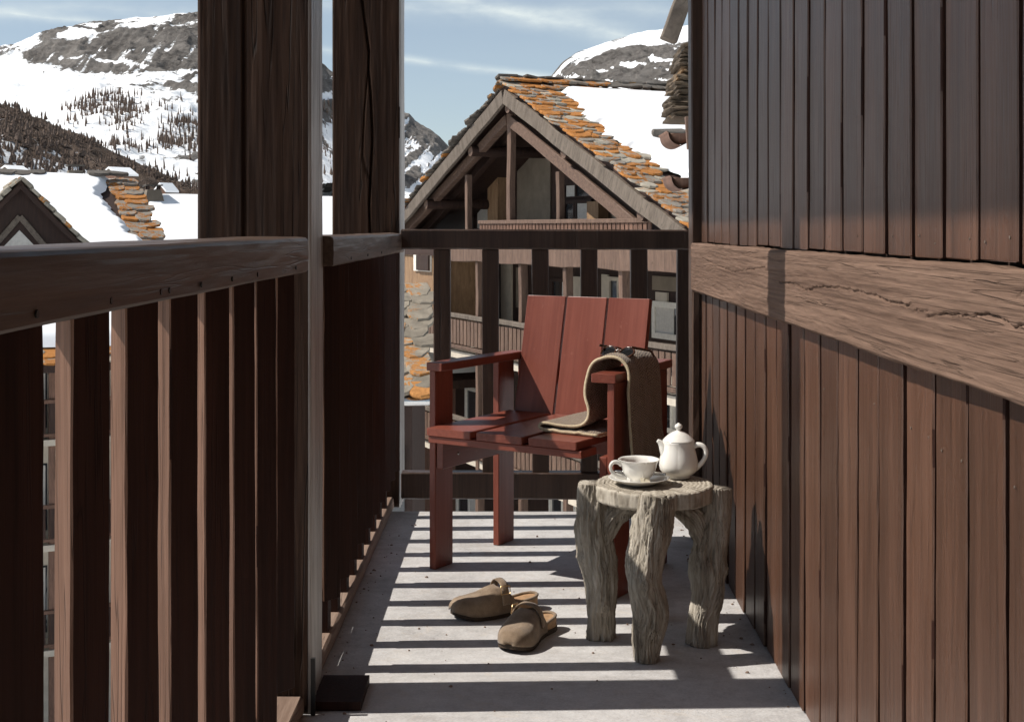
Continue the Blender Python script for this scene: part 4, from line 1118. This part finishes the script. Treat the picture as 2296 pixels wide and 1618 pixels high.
def window(x0, y0, x1, y1, yl, fw=.09, mull=(), cur=False, frame_mat='house_wood_dark', trans=()):
    w, (a, b, z0, z1) = wall_rect('window', x0, y0, x1, y1, 'glass', yl, .03)
    for (p, q, r_, s_) in ((a - fw, a, z0 - fw, z1 + fw), (b, b + fw, z0 - fw, z1 + fw), (a, b, z1, z1 + fw), (a, b, z0 - fw, z0)):
        box('frame', p, q, yl - .07, yl + .0, r_, s_, frame_mat, w, False) if False else part('frame', me_from('frame', *boxvf(p, q, yl - .08, yl - .001, r_, s_), frame_mat), w, WM[H.name], True)
    for m_ in mull:
        xm = a + (b - a) * m_; part('mullion', me_from('mullion', *boxvf(xm - fw * .4, xm + fw * .4, yl - .07, yl - .031, z0, z1), frame_mat), w, WM[H.name], True)
    for m_ in trans:
        zm = z0 + (z1 - z0) * m_; part('transom', me_from('transom', *boxvf(a, b, yl - .065, yl - .031, zm - fw * .35, zm + fw * .35), frame_mat), w, WM[H.name], True)
    if cur:
        for (p, q) in cur: part('curtain', me_from('curtain', *boxvf(a + (b - a) * p, a + (b - a) * q, yl - .045, yl - .0305, z0, z1), 'curtain'), w, WM[H.name], True)
    return w
window(1272, 452, 1326, 500, yl - .02, .12, (.36, .45), [(.40, .92)], trans=(.98,))
window(1272, 415, 1330, 440, yl - .02, .10, (.4,), [(.02, .38)])
window(1068, 452, 1108, 512, yl - .02, .10, (.1,), [(.1, .95)])
pa = fp(1068, 410, yl - .05); pb = fp(1114, 372, yl - .05)
timber('window_trim', (pa[0], yl - .10, pa[1]), (pb[0], yl - .10, pb[1]), .16, .10, (0, 0, 1), 'fascia', H, ch=.01)
# upper balcony rail in the gable
z_r = fp(1200, 497, .3)[1]
timber('balcony_handrail', (-2.2, .30, z_r), (6.8, .30, z_r), .10, .12, (0, 0, 1), 'house_beam', H, ch=.01, n=16)
bal = prism(.62, .14, .03, 'house_wood', .006, 2, .002, 3)
x = -2.1
while x < 6.7:
    part('baluster', bal, H, Matrix.Translation((x, .30, z_r - .66))); x += .19
# big floor beam under the gable balcony
zb1 = ZO - .44; zb0 = ZO - .90
timber('floor_beam', (-4.2, .02, (zb0 + zb1) / 2), (9.2, .02, (zb0 + zb1) / 2), zb1 - zb0, .24, (0, 0, 1), 'house_beam', H, ch=.015, n=24, jit=.008)
box('floor_slab', -9.0, 9.2, .16, 2.8, zb0 + .1, zb1 - .05, 'house_wood_dark', H)
# main walls, two lower balconies
box('wall', -9.0, 9.0, 2.51, 9.0, 0, zb0 + .1, 'house_wood_dark', H)
def storey(ztop, zbot, name='balcony', step=.24, x0=-8.9, x1=9.1):
    timber('balcony_handrail', (x0, -.02, ztop), (x1, -.02, ztop), .12, .16, (0, 0, 1), 'fascia', H, ch=.015, n=24, jit=.004)
    timber('balcony_lower_rail', (x0, -.02, zbot + .12), (x1, -.02, zbot + .12), .10, .12, (0, 0, 1), 'house_beam', H, ch=.01, n=24, jit=.004)
    pm = prism(ztop - zbot - .30, .185, .035, 'house_post', .008, 2, .002, 5)
    x = x0 + .2
    while x < x1:
        part('baluster', pm, H, Matrix.Translation((x, -.02, zbot + .20))); x += step
    box('slab_edge', x0, x1, .05, 2.50, zbot - .22, zbot - .02, 'cream', H)
storey(ZO - 2.43, ZO - 3.42)
storey(ZO - 5.30, ZO - 6.28, x0=-6.0, x1=6.0)
for x in (-4.3, -1.75, .9, 3.3, 5.9, 8.4):
    timber('balcony_post', (x, .10, 0), (x, .10, zb0 - .002), .17, .20, (1, 0, 0), 'house_post', H, ch=.012, n=14, jit=.004)
# lower wall panels and windows
box('boarded_panel', -9.6, -4.6, .22, 1.69, ZO - 3.2, ZO - .50, 'tan_board', H)
wa, (a, b, z0, z1) = wall_rect('shutter_box', 931, 572, 968, 608, 'white_paint', .215, .06)
part('opening', me_from('opening', *boxvf(a + .35, b, .10, .154, z0 + .03, z1), 'house_wood_dark'), wa, WM[H.name], True)
yb = 2.50
window(1062, 612, 1088, 690, yb - .0, .12, (.5,), [(.45, .95)], 'house_post', trans=(.2, .4, .6, .8))
wall_rect('wall_panel', 1127, 585, 1150, 760, 'cream', yb, .06); wall_rect('wall_panel', 1160, 600, 1180, 690, 'panel', yb, .05)
wall_rect('wall_panel', 1030, 600, 1046, 700, 'panel', yb, .05)
window(1244, 632, 1280, 700, yb, .1, (.5,), [(.5, .9)]); wall_rect('wall_panel', 1288, 620, 1304, 700, 'cream', yb, .05)
window(1372, 630, 1408, 705, yb, .1, (.5,), [(.5, .95)], 'cream')
wall_rect('wall_panel', 1352, 615, 1366, 720, 'cream', yb, .05)
window(1474, 690, 1528, 748, yb, .14, (), [(.0, .75)], 'white_paint')
wall_rect('wall_panel', 1466, 620, 1530, 652, 'panel', yb, .05); wall_rect('wall_panel', 1474, 655, 1500, 680, 'cream', yb, .06)
for (x0, y0, x1, y1) in ((1050, 880, 1100, 980), (1180, 870, 1240, 990), (1030, 1090, 1080, 1180), (1240, 1090, 1290, 1180), (1490, 880, 1530, 960)):
    window(x0, y0, x1, y1, yb, .12, (.5,), [(.55, .98)], 'white_paint')
for (x0, y0, x1, y1) in ((1120, 850, 1150, 1200), (1290, 850, 1330, 1200), (905, 900, 960, 1200)):
    wall_rect('wall_panel', x0, y0, x1, y1, 'cream', yb, .05)

# ------------------------------------------------------------------ low outbuilding with a stone roof
OB = thing('stone_roofed_outbuilding', 'small building with a lichen-spotted stone slate roof below the gable house', 'house', (-3.4, 18.6, GZ))
sl2 = .40; oy0, oz0 = 16.8, -1.02 + 0.0
def obz(y): return -1.02 + (y - 16.8) * sl2
rf = part('roof', me_from('roof', [(-2.5, 16.8, obz(16.8)), (-1.06, 16.8, obz(16.8)), (-1.42, 19.75, obz(19.75)), (-2.9, 19.75, obz(19.75)), (-2.5, 16.8, obz(16.8) - .12), (-1.06, 16.8, obz(16.8) - .12), (-1.42, 19.75, obz(19.75) - .12), (-2.9, 19.75, obz(19.75) - .12)],
          [(0, 1, 2, 3), (7, 6, 5, 4), (0, 4, 5, 1), (1, 5, 6, 2), (2, 6, 7, 3), (3, 7, 4, 0)], 'house_wood_dark'), OB, None, True)
dn = Vector((0, -1, -sl2)).normalized(); y = 19.68
while y > 16.75:
    x = -1.30 - (y - 16.8) * .09 + rs.uniform(-.1, .1) + .12
    for c in range(5):
        slate(rf, (x, y, obz(y)), dn, (1, 0, 0), 'lauze_porch', .36, .42, .040, .03, True, .5); x -= rs.uniform(.27, .36)
    y -= .26
box('wall', -2.4, -1.35, 17.2, 19.6, GZ, obz(17.2) - .14, 'house_wood_dark', OB, True)
gv, gf = tube([(-2.55, 16.70, obz(16.8) - .08), (-1.05, 16.70, obz(16.8) - .08)], .055, 12); part('gutter', me_from('gutter', gv, gf, 'steel', True), OB, None, True)
for x in (-1.75,): 
    w_ = box('window', x - .30, x + .30, 17.15, 17.195, -2.6, -1.75, 'glass', OB, True); box('curtain', x - .28, x - .05, 17.135, 17.148, -2.58, -1.77, 'curtain', w_, True)

# ------------------------------------------------------------------ neighbouring roof edge beyond the wall corner
NB = thing('neighbouring_roof', 'timber verge board, stacked brown stone slates and half-round gutters beyond the wall corner', 'roof', (1.2, 8.2, GZ))
def P8(x, y, Y=8.0): return ((x - 1155) / F * Y, Y, EYE + (513 - y) / F * Y)
a = Vector(P8(1497, 92)); b = Vector(P8(1545, -40)); 
timber('verge_board', a, b + (b - a) * .8, .11, .10, (0, 1, 0), 'fascia', NB, True, ch=.008, n=6, jit=.002)
stones = [(1533, 118, .085, .05), (1531, 133, .095, .05), (1530, 150, .10, .055), (1532, 167, .095, .045), (1528, 183, .115, .05), (1527, 200, .12, .055), (1530, 217, .11, .04), (1524, 232, .135, .05), (1523, 249, .14, .055), (1526, 265, .13, .045)]
for i, (x, y, w, h) in enumerate(stones):
    r_ = random.Random(i + 3); c = Vector(P8(x + 18, y, 8.2)); V, Fc = [], []
    bm = bmesh.new(); bmesh.ops.create_icosphere(bm, subdivisions=3, radius=1)
    for v in bm.verts:
        d = v.co.copy(); m = max(abs(d.x), abs(d.y), abs(d.z)); q = d / m * .9 + d * .1
        n_ = 1 + .20 * noise.noise(d * 1.6 + Vector((i * 5, 0, 0))) + .09 * noise.noise(d * 6)
        v.co = Vector((q.x * w * n_, q.y * .3 * n_, q.z * h * .5 * n_))
    me = bpy.data.meshes.new('stone_slab'); bm.to_mesh(me); bm.free(); me.materials.append(MAT['lauze_brown'])
    part('stone_slab', me, NB, Matrix.Translation(c), True)
def halfpipe(r, th, y0, y1):
    V, Fc = [], []; n = 16
    prof = [(-r * math.cos(math.pi * j / n), -r * math.sin(math.pi * j / n)) for j in range(n + 1)]
    prof += [((r - th) * math.cos(math.pi * j / n), -(r - th) * math.sin(math.pi * j / n)) for j in range(n + 1)]
    prof.insert(0, (-r - .012, .012))
    m = len(prof)
    for y in (y0, y1):
        for (x, z) in prof: V.append((x, y, z))
    for j in range(m): Fc.append((j, m + j, m + (j + 1) % m, (j + 1) % m))
    return V, Fc
for (x, y, Y) in ((1526, 298, 7.6), (1533, 398, 7.6)):
    c = P8(x, y, Y)
    V, Fc = halfpipe(.070, .010, 0, .45)
    V2, F2 = lathe([(.0, 0), (.064, 0), (.064, .01), (.0, .01)], 24, False)
    V2 = [(p[0], p[2] + .02, min(p[1], 0)) for p in V2]
    part('gutter', me_from('gutter', *joinvf((V, Fc), (V2, F2)), 'house_wood', True), NB, Matrix.Translation(c), True)
box('wall', 1.16, 1.6, 8.05, 8.35, GZ, 2.6, 'house_wood', NB, True)
timber('wall_strip', P8(1546, 335, 7.4), P8(1541, 262, 7.4), .03, .03, (1, 0, 0), 'house_beam', NB, True)

# ------------------------------------------------------------------ snowy chalet block at left
LX, LY = -13.25, 45.0
def lroot(name, label, x, y, zr): return thing(name, label, 'house', (x, y, GZ), ROT), zr + ZO
LC, RZ = lroot('chalet_block', 'long chalet apartment block with a snow covered roof and stacked balconies', LX, LY, 1.73)
SL3 = .45; al3 = math.atan(SL3); cs, sn = math.cos(al3), math.sin(al3); TD = 11.2
V = [(0, -26, RZ - .15), (TD, -26, RZ - .15 - TD * SL3), (TD, 0, RZ - .15 - TD * SL3), (0, 0, RZ - .15), (-9, -26, RZ - .15 - 9 * SL3), (-9, 0, RZ - .15 - 9 * SL3)]
V += [(x, y, z - .2) for x, y, z in V]
Lroof = part('roof', me_from('roof', V, [(0, 1, 2, 3), (4, 0, 3, 5), (9, 8, 7, 6), (11, 9, 6, 10), (1, 7, 8, 2), (2, 8, 9, 3), (5, 3, 9, 11), (0, 6, 7, 1), (4, 10, 6, 0), (4, 5, 11, 10)], 'house_wood_dark'), LC)
dl = Vector((cs, 0, -sn)); t = .15
while t < 6.0:
    for c in range(2):
        slate(Lroof, (t, -.05 - c * .42 + rs.uniform(-.06, .06), RZ - .15 - t * SL3), dl, acr, 'lauze_orange', .62, .60, .06, .04)
    t += .40
for row in range(2):
    y = -9.0
    while y < -.5:
        slate(Lroof, (TD - .15 - row * .35, y, RZ - .15 - (TD - .15 - row * .35) * SL3), dl, acr, 'lauze' if rs.random() < .6 else 'lauze_orange', .55, .5, .05, .03); y += .47
def snowL(s, q):
    t = -.2 + 10.75 * q
    edge = .72 + .35 * noise.noise(Vector((t * 1.1, 5, 2))) + .25 * noise.noise(Vector((t * 4, 2, 2))) + .35 * math.sin(t * .9)
    e2 = s * s * (25.5 - edge); y = -edge - e2
    th = .26 * min(1, e2 / .3 + .08) * min(1, (1 - q) * 10.75 / .4 + .15) + .05 * noise.noise(Vector((t * .5, y * .5, 3)))
    zz = RZ - .15 - max(t, 0) * SL3
    return (t + sn * th, y, zz + .06 + cs * th)
V, Fc = gridface(110, 90, snowL); part('snow', me_from('snow', V, Fc, 'snow', True), Lroof)
# ridge stones peeking out
y = -11.5
while y < -.3:
    if rs.random() < .5: slate(Lroof, (.1, y, RZ + .02), dl, acr, 'slate_dark', .6, .4, .06, .10)
    y += .5
# dormer
dt, dy = 6.0, -4.09
ad = 1.378 + ZO; DS = 1.07
def dz(h): return ad - abs(h) * DS
hw = 2.5
V = [(dt - .35, dy - hw, dz(hw)), (dt - .35, dy + hw, dz(hw)), (dt - .35, dy, ad - .12), (dt - .6, dy - hw, dz(hw)), (dt - .6, dy + hw, dz(hw)), (dt - .6, dy, ad - .12)]
D1 = part('dormer_wall', me_from('dormer_wall', V, [(0, 1, 2), (5, 4, 3), (0, 3, 4, 1), (1, 4, 5, 2), (2, 5, 3, 0)], 'house_wood_dark'), LC)
for s in (-1, 1):
    V = [(dt, dy, ad), (dt, dy + s * hw, dz(hw)), (.6, dy + s * hw, dz(hw)), (.6, dy, ad)]
    V += [(x, y, z - .16) for x, y, z in V]
    Fc = [(0, 1, 2, 3), (7, 6, 5, 4), (0, 4, 5, 1), (1, 5, 6, 2), (2, 6, 7, 3), (3, 7, 4, 0)]
    dr = part('dormer_roof', me_from('dormer_roof', V, Fc if s > 0 else [f[::-1] for f in Fc], 'house_wood_dark'), LC)
    ddn = Vector((0, s, -DS)).normalized(); q = .12
    while q < 2.1:
        for xx in (dt - .1, dt - .6, dt - 1.1):
            slate(dr, (xx, dy + s * q, dz(q)), ddn, (1, 0, 0), 'lauze', .55, .42, .07, .03)
        q += .22
    p0 = (dt - .30, dy + s * .0, ad - 1.02); p1 = (dt - .30, dy + s * 1.35, ad - 1.02 - 1.35 * 1.25)
    timber('dormer_trim', p0, p1, .20, .10, (1, 0, 0), 'fascia', LC, ch=.01, n=4, jit=.003) if False else timber('dormer_trim', p0, p1, .08, .16, (1, 0, 0), 'fascia', LC, ch=.01, n=4, jit=.003)
    timber('dormer_fascia', (dt + .02, dy + s * .01, ad - .14), (dt + .02, dy + s * hw, dz(hw) - .14), .06, .14, (1, 0, 0), 'house_wood_dark', LC, ch=.01, n=4, jit=.004)
V = [(dt - .33, dy - .62, ad - 2.1), (dt - .33, dy + .62, ad - 2.1), (dt - .33, dy, ad - 1.42)]
part('dormer_window', me_from('dormer_window', V + [(x - .03, y, z) for x, y, z in V], [(0, 1, 2), (5, 4, 3), (0, 3, 4, 1), (1, 4, 5, 2), (2, 5, 3, 0)], 'curtain'), LC)
# facade below the eave with stacked balconies
zf = RZ - TD * SL3 - .35; xf = TD - 1.0
box('wall', 0.0, xf - 1.2, -25, -.8, 0, zf, 'cream', LC)
pm = prism(.86, .15, .03, 'house_wood_dark', .006, 2, .002, 2)
zt = zf - 1.85
for st in range(5):
    if zt < .6: break
    box('balcony_slab', xf - 1.2, xf, -20, -.8, zt - .16, zt, 'cream', LC)
    timber('balcony_handrail', (xf - .05, -12, zt + 1.0), (xf - .05, -.8, zt + 1.0), .10, .10, (0, 0, 1), 'house_wood', LC, ch=.01, n=10)
    timber('balcony_lower_rail', (xf - .05, -12, zt + .12), (xf - .05, -.8, zt + .12), .08, .06, (0, 0, 1), 'house_wood', LC, ch=.01, n=10)
    y = -8.5
    while y < -1.0:
        part('baluster', pm, LC, Matrix.Translation((xf - .05, y, zt + .10)) @ Matrix.Rotation(R(90), 4, 'Z')); y += .24
    for y in (-7.4, -5.55, -4.55, -3.0):
        w_ = box('window', xf - 1.22, xf - 1.17, y, y + .85, zt + .15, zt + 1.95, 'glass', LC)
        part('frame', me_from('frame', *boxvf(xf - 1.165, xf - 1.14, y - .08, y, zt + .1, zt + 2.0), 'house_wood'), w_, WM[LC.name], True)
        part('curtain', me_from('curtain', *boxvf(xf - 1.168, xf - 1.16, y + .3, y + .8, zt + .2, zt + 1.9), 'curtain'), w_, WM[LC.name], True)
    zt -= 2.75
for y in (-9.0, -6.2, -3.7, -1.0):
    timber('balcony_post', (xf - .15, y, 0), (xf - .15, y, zf), .16, .16, (1, 0, 0), 'house_wood', LC, ch=.01, n=6)
def chimney(parent, x, y, z, w0, w1, h, cap):
    V, Fc = lathe([(w0 * .72, 0), (w0 * .70, h * .1), (w1 * .72, h)], 4, True, True)
    V = [(a * math.cos(.785) - b * math.sin(.785), a * math.sin(.785) + b * math.cos(.785), c) for a, b, c in V]
    c = part('chimney', me_from('chimney', V, Fc, 'panel'), parent, Matrix.Translation((x, y, z)))
    if cap:
        V, Fc = boxvf(-w1 * .62, w1 * .62, -w1 * .62, w1 * .62, h + .14, h + .19); part('chimney_cap', me_from('chimney_cap', V, Fc, 'slate_dark'), c)
        for sx in (-1, 1):
            for sy in (-1, 1): part('cap_post', me_from('cap_post', *boxvf(sx * w1 * .4 - .03, sx * w1 * .4 + .03, sy * w1 * .4 - .03, sy * w1 * .4 + .03, h, h + .14), 'house_wood_dark'), c)
    return c
chimney(LC, -.4, -1.75, RZ - .3, .55, .45, .55, True)

# second snowy roof, seen between the block and the near column
C2, R2 = lroot('snowy_chalet', 'chalet with a smooth snow covered roof and tall tapered chimneys beside the column', -12.0, 50.5, 1.10)
V = [(0, -2.6, R2), (13, -2.6, R2 - 13 * SL3), (13, 7, R2 - 13 * SL3), (0, 7, R2), (-9, -2.6, R2 - 9 * SL3), (-9, 7, R2 - 9 * SL3)]
V += [(x, y, z - .25) for x, y, z in V]
r2 = part('roof', me_from('roof', V, [(0, 1, 2, 3), (4, 0, 3, 5), (9, 8, 7, 6), (11, 9, 6, 10), (1, 7, 8, 2), (2, 8, 9, 3), (5, 3, 9, 11), (0, 6, 7, 1), (4, 10, 6, 0), (4, 5, 11, 10)], 'house_wood_dark'), C2)
def snow2(s, q):
    t = -.3 + 13.2 * q; y = 7.0 - 9.5 * s; e = min(s, 1 - s) * 9.5
    th = .22 * min(1, e / .3 + .05) + .06 * noise.noise(Vector((t * .5, y * .5, 8)))
    return (t + sn * th, y, R2 - max(t, 0) * SL3 + .02 + cs * th)
V, Fc = gridface(60, 70, snow2); part('snow', me_from('snow', V, Fc, 'snow', True), r2)
box('wall', -7.5, 11.0, -2.0, 6.4, 0, R2 - 12 * SL3 - .3, 'house_wood', C2)
V = [(.0, -2.0, R2 - .25), (11.0, -2.0, R2 - .25 - 11 * SL3), (11, -2, 2), (-7.5, -2, 2), (-7.5, -2.0, R2 - .25 - 7.5 * SL3)]
chimney(C2, .35, -2.0, R2 - .25, .75, .50, .62, True)
chimney(C2, 1.2, -.05, R2 - .75, .85, .50, 1.05, True)

# far chalets among the trees
def small_chalet(label, x0, x1, ytop, ybase, Y, rz):
    X = ((x0 + x1) / 2 - 1155) / F * Y; w = (x1 - x0) / F * Y; zt = (513 - ytop) / F * Y + EYE; zb = (513 - ybase) / F * Y + EYE
    t = thing('small_chalet', label, 'house', (X, Y, zb - 4), rz, 'small chalets on the valley side'); h = zt - zb
    eave = h * .52 + 4; top = h + 4; hw = w * .40; hd = w * .45; ov = w * .50
    V = [(-hw, -hd, 0), (hw, -hd, 0), (hw, hd, 0), (-hw, hd, 0), (-hw, -hd, eave), (hw, -hd, eave), (hw, hd, eave), (-hw, hd, eave), (0, -hd, top - .25), (0, hd, top - .25)]
    part('wall', me_from('wall', V, [(0, 1, 5, 8, 4), (2, 3, 7, 9, 6), (1, 2, 6, 5), (3, 0, 4, 7), (3, 2, 1, 0)], 'house_wood'), t)
    ez = top - (top - eave) * ov / hw
    for nm, o, m_ in (('roof', 0, 'slate_dark'), ('snow', .14, 'snow')):
        V = [(-ov, -ov, ez + o), (0, -ov, top + o), (ov, -ov, ez + o), (-ov, ov, ez + o), (0, ov, top + o), (ov, ov, ez + o)]
        g = .12 if o == 0 else .26
        V += [(x, y, z + g) for x, y, z in V]
        part(nm, me_from(nm, V, [(6, 7, 10, 9), (7, 8, 11, 10), (3, 4, 1, 0), (4, 5, 2, 1), (0, 1, 7, 6), (1, 2, 8, 7), (3, 9, 10, 4), (4, 10, 11, 5), (0, 6, 9, 3), (2, 5, 11, 8)], m_), t)
    for sx in (-.5, 0, .5):
        part('window', me_from('window', *boxvf(sx * hw - .3, sx * hw + .3, -hd - .03, -hd + .02, eave - 1.5, eave - .5), 'curtain'), t)
small_chalet('tiny snow-roofed chalet at the far left edge before the hillside', 6, 56, 377, 398, 190, R(-30))
small_chalet('tiny snow-roofed chalet just above the snowy ridge, beside the chimney', 238, 297, 381, 408, 190, R(-35))
small_chalet('tiny snow-roofed chalet partly hidden behind the tapered chimney', 352, 392, 416, 446, 190, R(-30))
